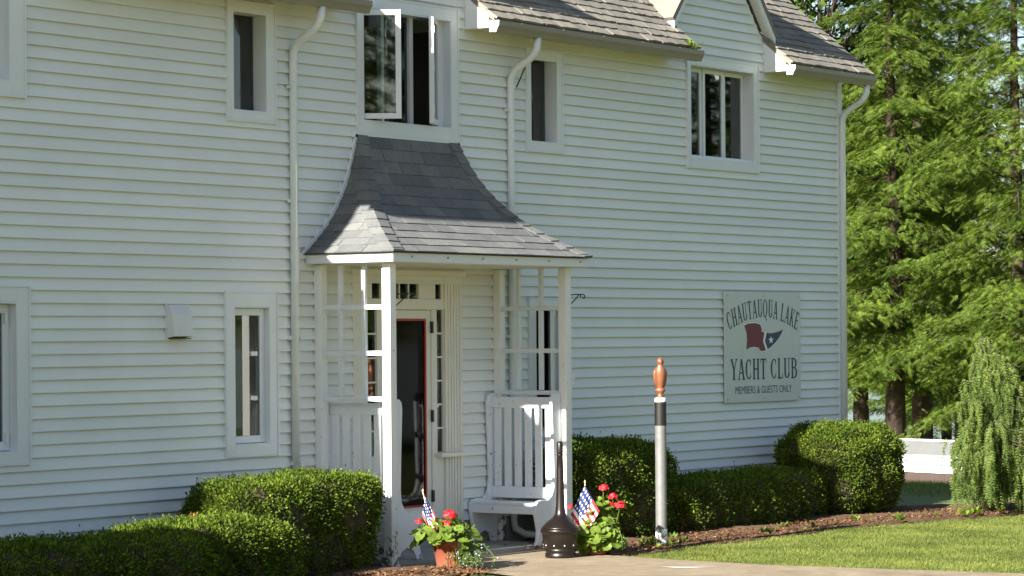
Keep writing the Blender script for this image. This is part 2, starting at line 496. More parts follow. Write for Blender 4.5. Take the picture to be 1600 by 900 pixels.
# openings: outer casing bounds (x0,x1,z0,z1) + casing widths (l,r,b,t)
WINS = {
 'UL': (-4.25, -3.63, 3.89, 4.90), 'UM': (.235, .845, 3.845, 4.84),
 'LL': (-4.30, -3.63, 1.01, 2.405), 'LR': (.245, .915, 1.01, 2.38),
 'C': (-2.46, -.925, 3.88, 5.11), 'T': (3.25, 4.745, 3.82, 5.0),
 'DL': (-8.2, -6.685, 3.92, 5.12), 'FL': (-7.95, -6.66, 1.05, 2.425),
}
CAS = {'UL': (.065, .10, .075, .075), 'UM': (.06, .075, .08, .07), 'LL': (.105, .085, .085, .115), 'LR': (.105, .085, .085, .10),
       'C': (.085, .09, .10, .10), 'T': (.06, .075, .085, .08), 'DL': (.1, .15, .10, .09), 'FL': (.1, .12, .085, .115)}
DOOR = (-2.54, -.86, .0, 2.585)
holes = []
for k, (a, b_, c, d) in WINS.items():
    l, r_, bo, tp = CAS[k]
    holes.append((a + l, b_ - r_, c + bo, d - tp))
holes.append((DOOR[0] + .03, DOOR[1] - .03, -.5, DOOR[3] - .03))

# sheathing wall with real openings
def rect_cells(x0, x1, z0, z1, hs):
    X = sorted({x0, x1, *[h[0] for h in hs], *[h[1] for h in hs]}); Z = sorted({z0, z1, *[max(z0, h[2]) for h in hs], *[h[3] for h in hs]})
    for i in range(len(X) - 1):
        for j in range(len(Z) - 1):
            cx, cz = (X[i] + X[i+1]) / 2, (Z[j] + Z[j+1]) / 2
            if cx < x0 or cx > x1 or cz > z1 or cz < z0: continue
            if any(h[0] < cx < h[1] and h[2] < cz < h[3] for h in hs): continue
            yield X[i], X[i+1], Z[j], Z[j+1]
wb = MB()
for c in rect_cells(XL, XR, -.3, 5.30, holes): wb.box(c[0], c[1], .003, .12, c[2], c[3])
for dc in DORM:      # gable fronts of the dormers
    wb.prism([(dc - DW, 5.3), (dc + DW, 5.3), (dc, 5.3 + DW * 1.19)], 'y', .003, .12)
wall = wb.build('wall', 'siding', house)
gb = MB()
prof = [(.003, -.3), (7.8, -.3), (7.8, 5.3), (RIDGE_Y, roof_z(RIDGE_Y) - .1), (.003, roof_z(.003) - .12)]
gb.prism([(.125, -.3), (7.8, -.3), (7.8, 5.3), (RIDGE_Y, roof_z(RIDGE_Y) - .15), (.125, 5.25)], 'x', XR - .12, XR - .002)
gb.prism([(.125, -.3), (7.8, -.3), (7.8, 5.3), (RIDGE_Y, roof_z(RIDGE_Y) - .15), (.125, 5.25)], 'x', XL + .002, XL + .12)
gb.box(XL + .12, XR - .12, 7.68, 7.8, -.3, 5.3)
gb.build('end_wall', 'siding', house)
ib = MB()
ib.box(XL + .13, XR - .13, .13, 7.6, 2.62, 2.78)      # upper floor
ib.box(XL + .13, XR - .13, .13, 7.6, -.3, -.1)        # ground floor
ib.box(XL + .13, XR - .13, 3.2, 3.3, -.1, 5.2)        # corridor wall
ib.box(XL + .13, XR - .13, .13, 7.6, 5.16, 5.24)
for x in (-5.4, -2.95, -.5, 2.0, 5.6): ib.box(x - .05, x + .05, .14, 3.2, -.1, 5.16)
ib.build('interior_partition', 'interior', house)

# clapboards, each board its own piece
def clap(x0, x1, z, parent=wall):
    if x1 - x0 < .015: return
    lap = ROW + .006
    m = MB(); j = random.uniform(-.0012, .0012); k = random.uniform(-.0012, .0012)
    m.prism([(0.0, z + .024), (-.006, z + .026), (-.0275 + j, z + .024), (-.0305 + j, z), (-.0335 + j, z + .0012), (-.0322 + j, z + .010), (-.0045, z + lap + .009), (0.0, z + lap + .009)], 'x', x0, x1)
    return m.build('clapboard', 'siding', parent)
row = 0
z = Z00 - ROW * 17
while z < 5.02:
    zc = z + ROW / 2
    cuts = sorted((h[0] - .02, h[1] + .02) for h in holes if snap(h[2]) - .02 < zc < snap(h[3]) + .02)
    x = -8.3
    if z > 4.93:      # only the dormer fronts go on above the soffit
        segs = [(dc - DW + .02, dc + DW - .02) for dc in DORM[:3]]
    else:
        segs = [(-8.3, XR - .075)]
    for s0, s1 in segs:
        x = s0
        for a, b_ in cuts:
            if b_ < s0 or a > s1: continue
            clap(x, a, z); x = b_
        clap(x, s1, z)
    z += ROW
while z < 6.4:
    for dc in DORM[:2]:
        hw = (5.3 + DW * 1.19 - z - ROW) / 1.19 - .01
        hw = min(hw, DW - .02)
        if hw > .05: clap(dc - hw, dc + hw, z)
    z += ROW
# foundation and corner boards
MB().box(XL, XR - .01, -.012, .003, -.3, Z00 - ROW * 17 - .002).build('foundation', 'concrete_found', house)
MB().prism([(XR - .075, -.040), (XR + .024, -.040), (XR + .024, .09), (XR + .002, .09), (XR + .002, -.001), (XR - .075, -.001)], 'z', .26, 4.95).build('corner_board', 'trim', house)

# ------------------------------------------------------------------ windows
def ring(m, x0, x1, z0, z1, l, r_, b_, t_, y0, y1):
    m.box(x0, x0 + l, y0, y1, z0, z1); m.box(x1 - r_, x1, y0, y1, z0, z1)
    m.box(x0 + l, x1 - r_, y0, y1, z0, z0 + b_); m.box(x0 + l, x1 - r_, y0, y1, z1 - t_, z1)
    return m
def sash(win, x0, x1, z0, z1, y, wd=.045, th=.04, hinge=None, ang=0, glass='glass'):
    m = ring(MB(), x0, x1, z0, z1, wd, wd, wd, wd, y - th / 2, y + th / 2)
    g = MB().box(x0 + wd - .004, x1 - wd + .004, y - .004, y + .004, z0 + wd - .004, z1 - wd + .004)
    if hinge is not None:
        M = Matrix.Translation((hinge, y, 0)) @ Matrix.Rotation(ang, 4, 'Z') @ Matrix.Translation((-hinge, -y, 0))
        m.xf(M); g.xf(M)
    s = m.build('sash', 'trim', win, bevel=.003)
    g.build('pane', glass, win)
    return s
def window(key, rec=.11, lips=True):
    x0, x1, z0, z1 = WINS[key]; l, r_, b_, t_ = CAS[key]
    m = ring(MB(), x0, x1, z0, z1, l, r_, b_, t_, -.042, -.001)
    w = m.build('window', 'trim', house, bevel=.003)
    lp = MB(); e = .014
    lp.box(x0 - e, x0, -.052, -.001, z0 - .02, z1 + e); lp.box(x1, x1 + e, -.052, -.001, z0 - .02, z1 + e)
    lp.box(x0, x1, -.048, -.001, z1, z1 + e); lp.box(x0, x1, -.050, -.001, z0 - e, z0)
    lp.build('edge_strip', 'trim', w)
    a, c, d, f = x0 + l, x1 - r_, z0 + b_, z1 - t_
    j = MB(); q = .012
    j.box(a + .0005, a + q, -.040, rec + .03, d + .0005, f - .0005); j.box(c - q, c - .0005, -.040, rec + .03, d + .0005, f - .0005)
    j.box(a + q, c - q, -.040, rec + .03, d + .0005, d + q); j.box(a + q, c - q, -.040, rec + .03, f - q, f - .0005)
    a += q; c -= q; d += q; f -= q
    j.build('jamb', 'trim', w)
    return w, a, c, d, f
for key in ('UL', 'UM'):
    w, a, c, d, f = window(key)
    MB().box(a, c, .108, .114, d, f).build('pane', 'glass', w)
w, a, c, d, f = window('LL', .10)
sash(w, a + .002, c - .002, d + .004, f - .004, .05, .062, hinge=a + .002, ang=-R(2.4))
w, a, c, d, f = window('LR', .10)
sash(w, a + .002, c - .002, d + .004, f - .004, .06, .05, hinge=c, ang=R(32))
w, a, c, d, f = window('T', .12)
n3 = (c - a) / 3
for i in range(3):
    sash(w, a + n3 * i + .003, a + n3 * (i + 1) - .003, d + .003, f - .003, .115 - (.012 if i == 1 else 0), .045)
    cv = MB(); pts = []
    x_a, x_b = a + n3 * i + .33, a + n3 * (i + 1) - .01
    for q in range(25):
        xx = x_a + (x_b - x_a) * q / 24; pts.append((xx, .24 + .02 * math.sin(q * 1.5)))
    cv.add([(p[0], p[1], zz) for zz in (d, f) for p in pts], [(q, q + 1, 26 + q, 25 + q) for q in range(24)])
    cv.build('curtain', 'curtain', w)
w, a, c, d, f = window('C', .12)
MB().box(a + .83, a + .885, .07, .125, d, f).build('mullion', 'trim', w)
MB().box(a + .40, a + .44, .07, .125, d, f).build('mullion', 'trim', w)
MB().box(a + .44, a + .83, .10, .104, d, f).build('pane', 'glass', w)
sash(w, a + .004, a + .41, d + .01, f - .005, .05, .05, .04, hinge=a + .004, ang=-R(55))
s = sash(w, c - .53, c - .11, d + .01, f - .005, .05, .05, .045, hinge=c - .11, ang=R(30))
MB().box(c - .10, c, .055, .10, d, f).build('mullion', 'trim', w)
for zz in (d + .10, d + .5, d + .85):
    MB().box(c - .536, c - .515, .020, .06, zz, zz + .07).xf(Matrix.Translation((c - .11, .05, 0)) @ Matrix.Rotation(R(30), 4, 'Z') @ Matrix.Translation((-(c - .11), -.05, 0))).build('hinge', 'trim', w)
w, a, c, d, f = window('DL', .12)
sash(w, c - .46, c - .003, d + .003, f - .003, .09, .085)
sash(w, a, c - .47, d + .003, f - .003, .09, .06)
w, a, c, d, f = window('FL', .10)
sash(w, a + .002, c - .002, d + .004, f - .004, .06, .07)
for zz in (d + .06, d + 1.0): MB().box(c - .065, c - .03, .02, .04, zz, zz + .08).build('latch', 'trim', w)

# ------------------------------------------------------------------ entrance door, sidelights, transom
dx0, dx1, _, dz1 = DOOR
ds = MB()
ds.box(dx0, -2.33, -.03, .06, .02, dz1); ds.box(-1.14, dx1, -.03, .06, .02, dz1)          # pilasters
ds.box(-2.33, -1.14, -.026, .06, 2.54, dz1)
ds.box(-2.33, -1.14, -.022, .06, 2.27, 2.37)
ds.box(-2.17, -2.1, -.018, .06, .02, 2.27); ds.box(-1.335, -1.255, -.018, .06, .02, 2.27)    # jambs
ds.box(-2.33, -2.24, -.016, .06, 2.37, 2.54); ds.box(-1.53, -1.27, -.016, .06, 2.37, 2.54); ds.box(-1.18, -1.14, -.016, .06, 2.37, 2.54)
ds.box(-2.33, -2.17, -.010, .06, .02, .93); ds.box(-1.255, -1.14, -.010, .06, .02, .93)      # panels below the sidelights
ds.box(-1.15, -1.14, -.01, .06, .93, 2.27); ds.box(-2.33, -2.31, -.01, .06, .93, 2.27)
surround = ds.build('door_surround', 'door_white', house, bevel=.004)
for k in range(5):       # fluting on the pilasters
    MB().box(-1.10 + k * .045, -1.075 + k * .045, -.040, -.029, .1, 2.5).build('flute', 'door_white', surround)
MB().box(-1.30, -.90, -.10, -.011, .885, .925).build('ledge', 'door_white', surround, bevel=.004)
MB().box(dx0 - .03, dx1 + .03, -.05, -.001, dz1, dz1 + .05).build('crown_moulding', 'door_white', surround)
for i in range(5):
    x = -2.24 + i * .142
    MB().box(x + .008, x + .134, .01, .016, 2.375, 2.535).build('transom_pane', 'glass', surround)
    if i: MB().box(x - .008, x + .008, -.006, .03, 2.37, 2.54).build('muntin', 'door_white', surround)
MB().box(-1.27, -1.18, .0, .006, 2.375, 2.535).build('transom_pane', 'glass', surround)
for i in range(6):
    z0 = .935 + i * .2225
    for xa, xb in ((-1.254, -1.152), (-2.308, -2.172)):
        MB().box(xa, xb, .012, .018, z0 + .008, z0 + .214).build('sidelight_pane', 'glass', surround)
        if i: MB().box(xa, xb, -.004, .03, z0 - .008, z0 + .008).build('muntin', 'door_white', surround)
dd = ring(MB(), -2.098, -1.337, .03, 2.265, .075, .075, .40, .08, -.004, .035)
door = dd.build('door', 'door_white', house, bevel=.003)
ring(MB(), -2.022, -1.413, .431, 2.184, .018, .018, .018, .018, -.010, .02).build('red_trim', 'red_paint', door)
MB().box(-2.004, -1.431, .004, .008, .449, 2.166).build('door_screen', 'screen', door)
for zz in (2.05, 1.22, .47): MB().box(-1.345, -1.322, -.03, -.005, zz, zz + .11).build('hinge', 'black_metal', door)
MB().tube([(-1.98, -.03, 1.1), (-1.98, -.07, 1.1), (-1.98, -.07, 1.25), (-1.98, -.03, 1.25)], .009, 6).build('handle', 'black_metal', door)

# ------------------------------------------------------------------ main roof
rf = MB()
ivals = []
xs_ = [XL - .15] + sum([[dc - DW, dc + DW] for dc in sorted(DORM)], []) + [XR + .14]
for i in range(0, len(xs_), 2): ivals.append((xs_[i], xs_[i + 1]))
def slab(m, x0, x1, ya, yb, th=.05):
    m.hexa([(x0, ya, roof_z(ya) - th), (x1, ya, roof_z(ya) - th), (x1, yb, roof_z(yb) - th), (x0, yb, roof_z(yb) - th)],
           [(x0, ya, roof_z(ya)), (x1, ya, roof_z(ya)), (x1, yb, roof_z(yb)), (x0, yb, roof_z(yb))])
YD = .25 + (5.42 + DW * 1.19 - EAVE_Z) / TP
for x0, x1 in ivals: slab(rf, x0, x1, EAVE_Y, YD)
slab(rf, XL - .15, XR + .14, YD, RIDGE_Y)
rf.hexa([(XL - .15, RIDGE_Y, roof_z(RIDGE_Y) - .05), (XR + .14, RIDGE_Y, roof_z(RIDGE_Y) - .05), (XR + .14, 8.1, 5.0), (XL - .15, 8.1, 5.0)],
        [(XL - .15, RIDGE_Y, roof_z(RIDGE_Y)), (XR + .14, RIDGE_Y, roof_z(RIDGE_Y)), (XR + .14, 8.1, 5.05), (XL - .15, 8.1, 5.05)])
roof = rf.build('roof', 'shingle_main', house)
COURSE = .128
cP, sP = math.cos(PITCH), math.sin(PITCH)
def main_shingle(x0, x1, s0, s1, th):
    def pt(x, s, h): return (x, EAVE_Y + s * cP - h * sP, EAVE_Z + s * sP + h * cP)
    m = MB(); n = 4
    lo = [s0 + random.uniform(-.012, .008) for _ in range(n + 1)]
    top = []; bot = []
    for k in range(n + 1):
        x = x0 + (x1 - x0) * k / n
        top.append(pt(x, lo[k], th + random.uniform(0, .006))); bot.append(pt(x, lo[k], .001))
    m.v = top + bot + [pt(x0 + (x1 - x0) * k / n, s1, .004) for k in range(n + 1)]
    n1 = n + 1
    for k in range(n):
        m.f.append((n1 + k, n1 + k + 1, k + 1, k)); m.f.append((k, k + 1, 2 * n1 + k + 1, 2 * n1 + k))
    m.f.append((n1, 0, 2 * n1)); m.f.append((n, n1 + n, 2 * n1 + n))
    return m.build('shingle', 'shingle_main', roof)
for (xa, xb, ncr) in ((ivals[-2][0], ivals[-2][1], 9), (ivals[-1][0], ivals[-1][1], 16)):
    for cidx in range(ncr):
        x = xa - random.uniform(0, .28)
        while x < xb:
            wd = random.uniform(.24, .36)
            x0, x1 = max(x, xa - .012), min(x + wd - .004, xb + .012)
            if x1 - x0 > .03: main_shingle(x0, x1, cidx * COURSE - .03, (cidx + 1) * COURSE + .02, random.uniform(.014, .026))
            x += wd
# boxed eaves with soffit, fascia, gutter
SOF = 4.945
for x0, x1 in ivals:
    MB().prism([(-.002, SOF), (-.295, SOF), (-.295, roof_z(-.295) - .055), (-.002, roof_z(-.002) - .055)], 'x', x0 + .002, x1 - (.14 if x1 > XR else .002)).build('boxed_eave', 'soffit', house)
    MB().box(x0 - .004, x0 + .0015, -.30, .0, SOF - .004, roof_z(-.30) - .056).prism([(-.002, SOF), (-.30, SOF), (-.30, roof_z(-.30) - .056), (-.002, roof_z(-.002) - .056)], 'x', x0 - .012, x0 - .0045).build('eave_end', 'trim', house)
    MB().box(x0 - .035, x0 - .013, -.022, .0, SOF - .09, roof_z(0) - .06).build('end_strip', 'trim', house)
    MB().box(x0 + .002, x1 - .002, -.318, -.297, SOF - .01, roof_z(-.318) - .06).build('fascia', 'gutter_shaded', house)
    g = MB()
    a, b_ = x0 - .02, x1 + .03
    pr = [(-.319, 4.90), (-.395, 4.895), (-.41, 4.93), (-.43, 4.96), (-.432, 5.005), (-.424, 5.005), (-.418, 4.965), (-.325, 4.91), (-.325, 5.0), (-.319, 5.0)]
    g.prism(pr, 'x', a, b_)
    gut = g.build('gutter', 'gutter_shaded', house)
    for xe in (a - .004, b_ + .0005):
        MB().prism([(-.319, 4.90), (-.395, 4.895), (-.41, 4.93), (-.43, 4.96), (-.432, 5.005), (-.319, 5.005)], 'x', xe, xe + .0035).build('end_cap', 'trim', gut)
    x = x0 + .35
    while x < x1 and x0 > -9:
        MB().tube([(x, -.434, 5.0), (x, -.33, 5.008)], .004, 5).build('gutter_spike', 'vent_metal', gut)
        x += .72
# weed in the gutter
gv = []; gf = []
for k in range(26):
    p = Vector((2.78 + random.gauss(0, .03), -.38, 5.0)); q = p + Vector((random.gauss(0, .05), random.gauss(0, .04), random.uniform(.02, .11)))
    w_ = Vector((.012, -.012, .004)); o = len(gv)
    gv += [tuple(p - w_ * .3), tuple(q - w_), tuple(q + w_), ]; gf.append((o, o + 1, o + 2))
tag(np_mesh('gutter_weed', gv, gf, 'geranium'), 'small green weed sprouting from the end of the roof gutter', 'weed')

# dormers
for i, dc in enumerate(DORM):
    apex = 5.42 + DW * 1.19
    dm = MB()
    yb = .25 + (apex - EAVE_Z) / TP
    for s in (-1, 1):
        e0 = Vector((dc + s * (DW + .07), 0, 5.42 - .07 * 1.19)); e1 = Vector((dc, 0, apex))
        nrm = Vector((s * 1.19, 0, 1)).normalized() * .05
        q = [e0, e1, e1 + nrm, e0 + nrm]
        ring_f = [(p.x, -.13, p.z) for p in q]; ring_b = [(p.x, yb, p.z) for p in q]
        dm.hexa(ring_f, ring_b)
    dmo = dm.build('dormer_roof', 'shingle_main', house)
    for s in (-1, 1):
        e0 = Vector((dc + s * (DW + .075), 0, 5.42 - .075 * 1.19)); e1 = Vector((dc, 0, apex))
        dn = Vector((0, 0, -.075))
        q = [e0 + dn, e1 + dn, e1 + Vector((0, 0, -.003)), e0 + Vector((0, 0, -.003))]
        MB().hexa([(p.x, -.125, p.z) for p in q], [(p.x, -.09, p.z) for p in q]).build('rake_board', 'trim', dmo)
        q = [e0 + dn * .5, e1 + dn * .5, e1 + Vector((0, 0, -.004)), e0 + Vector((0, 0, -.004))]
        MB().hexa([(p.x, -.0895, p.z) for p in q], [(p.x, .0, p.z) for p in q]).build('rake_soffit', 'trim', dmo)
        cb = MB().box(dc + s * DW - .011, dc + s * DW + .011, .0, yb, 4.95, 5.40).build('dormer_cheek', 'siding', dmo)

# downspouts
def spout(x, bottom=.25, side=-1, elbow=True, kick=None):
    m = MB(); w_ = .036
    pts = []
    gx_ = x + .02
    path = [(gx_, -.37, 4.90), (gx_ - .005, -.36, 4.80), (gx_ - .004, -.33, 4.745), (gx_ - .01, -.28, 4.70), (x + .004, -.16, 4.63), (x, -.10, 4.58), (x, -.065, 4.52), (x, -.06, 4.44), (x, -.06, bottom)]
    if kick: path += kick
    m.tube(path, .037, 10)
    o = m.build('downspout', 'spout_white', house, smooth=True)
    for zz in (4.2, 3.2, 2.0, .9):
        if zz > bottom: MB().box(x - .055, x + .055, -.022, -.019, zz, zz + .03).box(x - .055, x - .047, -.075, -.019, zz, zz + .03).box(x + .047, x + .055, -.075, -.019, zz, zz + .03).build('strap', 'spout_white', o)
    return o
spout(-3.40, .2)
spout(-.075, .22, kick=[(-.07, -.07, .15), (.0, -.14, .09), (.12, -.28, .075), (.35, -.45, .07)])
m = MB()
m.tube([(6.69, -.37, 4.90), (6.69, -.36, 4.80), (6.685, -.33, 4.745), (6.68, -.28, 4.70), (6.665, -.16, 4.63), (6.66, -.10, 4.58), (6.655, -.07, 4.52), (6.655, -.065, 4.44), (6.655, -.065, .2)], .037, 10)
m.build('downspout', 'spout_white', house, smooth=True)
MB().tube([(-.02, -.09, 4.44), (.05, -.10, 4.55), (.10, -.12, 4.66), (.16, -.2, 4.80), (.17, -.25, 4.93)], .008, 6).build('cable', 'black_metal', house)
# dryer vent hood
v = MB()
v.prism([(-.02, 2.02), (-.115, 2.035), (-.10, 2.22), (-.05, 2.30), (-.02, 2.30)], 'x', -5.035, -4.80)
vh = v.build('vent_hood', 'vent_metal', house, bevel=.006)
ring(MB(), -5.055, -4.78, 2.01, 2.325, .02, .02, .02, .022, -.03, -.019).build('flange', 'vent_metal', vh)
MB().box(-5.02, -4.815, -.1, -.03, 2.012, 2.0215).build('flap', 'black_metal', vh)

# ------------------------------------------------------------------ porch
PXL, PXR, PY = -3.05, -.31, -.83
# flagstone step
MB().box(-2.98, -.36, -.80, -.035, -.1, .05).build('porch_floor', 'concrete_found', house, bevel=.01)
MB().box(PXL - .05, PXL + .03, PY + .05, -.03, .04, .075).build('sill_board', 'plank', house)
def post(x, y, s, z0, z1, nm='porch_post'):
    return MB().box(x - s, x + s, y - s, y + s, z0, z1).build(nm, 'old_paint', house, bevel=.004)
for px in (PXL, PXR):
    p = post(px, PY, .045, .0, 2.66)
    MB().box(px - .06, px + .06, PY - .06, PY + .06, -.01, .10).build('plinth', 'old_paint', p, bevel=.004)
    post(px, -.065, .042, .0, 2.66)
    for yy in (PY / 3 - .02, PY * 2 / 3 - .005):
        MB().box(px - .018, px + .018, yy - .021, yy + .021, 1.50, 2.66).build('lattice_upright', 'trim', house, bevel=.003)
    for zz in (1.875, 2.28):
        ye = [-.108, PY / 3 - .0, PY * 2 / 3 + .016, PY + .046]
        MB().box(px - .024, px + .024, PY + .046, -.108, zz - .021, zz + .021).build('lattice_rail', 'trim', house, bevel=.003)
    MB().box(px - .03, px + .03, PY + .046, -.108, 1.455, 1.495).build('lattice_rail', 'trim', house, bevel=.003)
    if px == PXL:
        MB().box(px - .018, px + .018, PY + .046, -.108, .10, .42).build('skirt_board', 'old_paint', house, bevel=.003)
# roof of the porch: bell-cast hip
PTX0, PTX1, PTZ = -2.455, -.945, 3.845
EX0, EX1, EY, EZ = -3.235, -.13, -1.025, 2.755
_pz = [3.845, 3.60, 3.48, 3.30, 3.05, 2.90, 2.755]; _pg = [0, .095, .155, .275, .52, .745, 1.0]
_d = [0]
for i in range(1, 7): _d.append(_d[-1] + math.hypot(_pz[i] - _pz[i-1], (_pg[i] - _pg[i-1]) * .95))
# smooth the profile
ss = np.linspace(0, _d[-1], 121)
zz_ = np.interp(ss, _d, _pz); gg_ = np.interp(ss, _d, _pg)
ker = np.ones(21) / 21
def sm(a):
    p = np.concatenate([2 * a[0] - a[10:0:-1], a, 2 * a[-1] - a[-2:-12:-1]]); return np.convolve(p, ker, 'valid')
zz_, gg_ = sm(zz_), sm(gg_)
gg_ = (gg_ - gg_[0]) / (gg_[-1] - gg_[0])
TL = _d[-1]
def pr_(s): return float(np.interp(s, ss, gg_)), float(np.interp(s, ss, zz_))
def pr_n(s):
    g0, z0 = pr_(max(0, s - .02)); g1, z1 = pr_(min(TL, s + .02)); dy, dz = (g1 - g0) * .95, z1 - z0
    l = math.hypot(dy, dz); return (-dz / l, dy / l)       # outward, up
def pf(s, side, u, h):
    g, z = pr_(s); no, nu = pr_n(s)
    if side == 'f': return (u, -.04 + (EY + .04) * g - no * h, z + nu * h)
    if side == 'l': return (PTX0 + (EX0 - PTX0) * g - no * h, u, z + nu * h)
    return (PTX1 + (EX1 - PTX1) * g + no * h, u, z + nu * h)
def lim(s, side):
    g, z = pr_(s)
    if side == 'f': return (PTX0 + (EX0 - PTX0) * g, PTX1 + (EX1 - PTX1) * g)
    return (-.04 + (EY + .04) * g, -.0)
pb = MB(); n = 24
for side in 'flr':
    vs = []; fs = []
    for i in range(n + 1):
        s = TL * i / n; a, b_ = lim(s, side); vs += [pf(s, side, a, 0), pf(s, side, b_, 0)]
    for i in range(n): fs.append((2*i, 2*i+1, 2*i+3, 2*i+2))
    pb.add(vs, fs)
pb.add([(EX0, EY, EZ - .006), (EX1, EY, EZ - .006), (EX1, 0, EZ - .006), (EX0, 0, EZ - .006)], [(0, 1, 2, 3)])
proof = pb.build('porch_roof', 'shingle', house)
NC = 12
CL = TL / NC
for side in 'flr':
    for i in range(NC):
        s0, s1 = max(0, i * CL - .02), (i + 1) * CL + (.012 if i == NC - 1 else 0)
        s1c = min(s1, TL)
        la, lb = lim(s1c, side); ta, tb = lim(s0, side)
        u = la - random.uniform(0, .15) - (.15 if i % 2 else 0)
        while u < lb:
            wd = .302
            a, b_ = max(u, la), min(u + wd - .004, lb)
            if b_ - a > .02:
                a2, b2 = max(a, ta), min(b_, tb)
                if b2 < a2 + .004: 
                    mid = min(max((a + b_) / 2, ta), tb); a2, b2 = mid - .002, mid + .002
                th = random.uniform(.009, .014)
                j0, j1 = random.uniform(-.004, .004), random.uniform(-.004, .004)
                lo = [pf(s0, side, a2, .0012), pf(s0, side, b2, .0012), pf(min(TL, s1c + j1), side, b_, .0012), pf(min(TL, s1c + j0), side, a, .0012)]
                hi = [pf(s0, side, a2, .003), pf(s0, side, b2, .003), pf(min(TL, s1c + j1), side, b_, th), pf(min(TL, s1c + j0), side, a, th)]
                MB().hexa(lo, hi).build('shingle', 'shingle', proof)
            u += wd
for hs in (0, 1):       # hip caps
    for i in range(NC + 1):
        s0, s1 = max(0, (i - .35) * CL - .02), min(TL, (i + .75) * CL)
        if s1 - s0 < .05: continue
        def cap(s, h, wd=.135):
            g, z = pr_(s); hx = (PTX0 + (EX0 - PTX0) * g) if hs == 0 else (PTX1 + (EX1 - PTX1) * g)
            hy = -.04 + (EY + .04) * g; no, nu = pr_n(s)
            sx = -1 if hs == 0 else 1
            wv = min(wd, abs(hy) + .002)
            A = (hx + sx * no * h, hy + wv, z + nu * h); M_ = (hx + sx * no * h * .9, hy - no * h * .9, z + nu * h * 1.3); B = (hx - sx * wd, hy - no * h, z + nu * h)
            return [A, M_, B]
        lo, hi = cap(s0, .009), cap(s1, .022)
        lo2, hi2 = cap(s0, .003), cap(s1, .004)
        m = MB(); m.add(lo + hi + hi2, [(0, 1, 4, 3), (1, 2, 5, 4), (3, 4, 7, 6), (4, 5, 8, 7), (0, 3, 6), (2, 8, 5)])
        m.build('hip_cap', 'shingle', proof)
# fascia, soffit and flashing of the porch
FZ0, FZ1 = 2.668, 2.748
fa = MB().box(EX0 + .03, EX1 - .03, EY + .03, EY + .052, FZ0, FZ1).build('porch_fascia', 'trim', house, bevel=.003)
MB().box(EX0 + .03, EX0 + .052, EY + .0525, -.02, FZ0, FZ1).build('porch_fascia', 'trim', house, bevel=.003)
MB().box(EX1 - .052, EX1 - .03, EY + .0525, -.02, FZ0, FZ1).build('porch_fascia', 'trim', house, bevel=.003)
MB().box(EX0 + .0525, EX1 - .0525, EY + .0525, -.02, 2.664, 2.682).build('porch_ceiling', 'door_white', house)
for i in range(6):
    x = EX0 + .3 + i * .53
    MB().lathe([(.006, 0), (.011, .004), (.008, .012)], 8).xf(Matrix.Translation((x, EY + .03, 2.715)) @ Matrix.Rotation(R(90), 4, 'X')).build('screw_eye', 'screw', fa)
for side in 'lr':
    fl = MB()
    pts = [pf(TL * i / 20, side, -.0, .004) for i in range(21)]
    sx = -1 if side == 'l' else 1
    for i in range(20):
        p, q = pts[i], pts[i + 1]
        fl.hexa([(p[0], -.045, p[2]), (q[0], -.045, q[2]), (q[0], -.021, q[2]), (p[0], -.021, p[2])],
                [(p[0] + sx * .035, -.045, p[2] + .012), (q[0] + sx * .035, -.045, q[2] + .012), (q[0] + sx * .035, -.021, q[2] + .012), (p[0] + sx * .035, -.021, p[2] + .012)])
    fl.build('flashing', 'trim', house)
MB().box(-2.55, -.85, -.045, -.0195, 3.825, 3.882).build('apron_flashing', 'trim', house)

# ------------------------------------------------------------------ settles in the porch
def settle(label, x_back, sgn, group):
    # sgn = +1: seat towards +x (back at the left)
    t_ = thing('settle_bench', label, 'bench', (x_back, 0, .05), 0, group)
    H_ = 1.42
    prof = []
    # outline of an end panel in (depth, height), depth measured from the back towards the seat front
    prof = [(0, 0), (0, H_ - .02), (.02, H_), (.10, H_), (.135, H_ - .03), (.145, H_ - .09), (.125, H_ - .5), (.115, .62), (.125, .52), (.16, .455), (.22, .42), (.33, .425), (.39, .415), (.43, .37),
            (.435, .31), (.41, .22), (.385, .13), (.40, .05), (.43, 0), (.34, 0), (.30, .08), (.2, .11), (.12, .08), (.08, 0)]
    P_ = [(sgn * a, b_) for a, b_ in prof]
    if sgn < 0: P_ = P_[::-1]
    Y0, Y1 = -.055, -.80
    for y in (Y0, Y1):
        MB().prism(P_, 'y', y - .016, y + .016).build('end_panel', 'bench_paint', t_, bevel=.004)
    def bx(a0, a1, y0, y1, z0, z1): return MB().box(*sorted((sgn * a0, sgn * a1)), y0, y1, z0, z1)
    ya, yb = Y1 + .017, Y0 - .017
    bx(.05, .075, ya, yb, 1.28, 1.385).build('top_rail', 'bench_paint', t_, bevel=.004)
    bx(.05, .078, ya, yb, .42, .53).build('bottom_rail', 'bench_paint', t_, bevel=.004)
    ns = 6; W_ = (yb - ya)
    for k in range(ns):
        c_ = ya + W_ * (k + .5) / ns
        bx(.055, .072, c_ - .040, c_ + .040, .531, 1.279).build('slat', 'bench_paint', t_, bevel=.003)
    for k in range(3):
        bx(.09 + k * .107, .09 + k * .107 + .1, ya, yb, .372, .394).build('seat_board', 'bench_paint', t_, bevel=.003)
    bx(.385, .405, ya, yb, .29, .37).build('apron', 'bench_paint', t_, bevel=.004)
    return t_
settle('white slatted settle bench on the right side of the porch, facing the door', PXR - .06, -1, 'settle benches facing each other in the porch')
settle('white slatted settle bench on the left side of the porch, behind the hedge', PXL + .055, 1, 'settle benches facing each other in the porch')

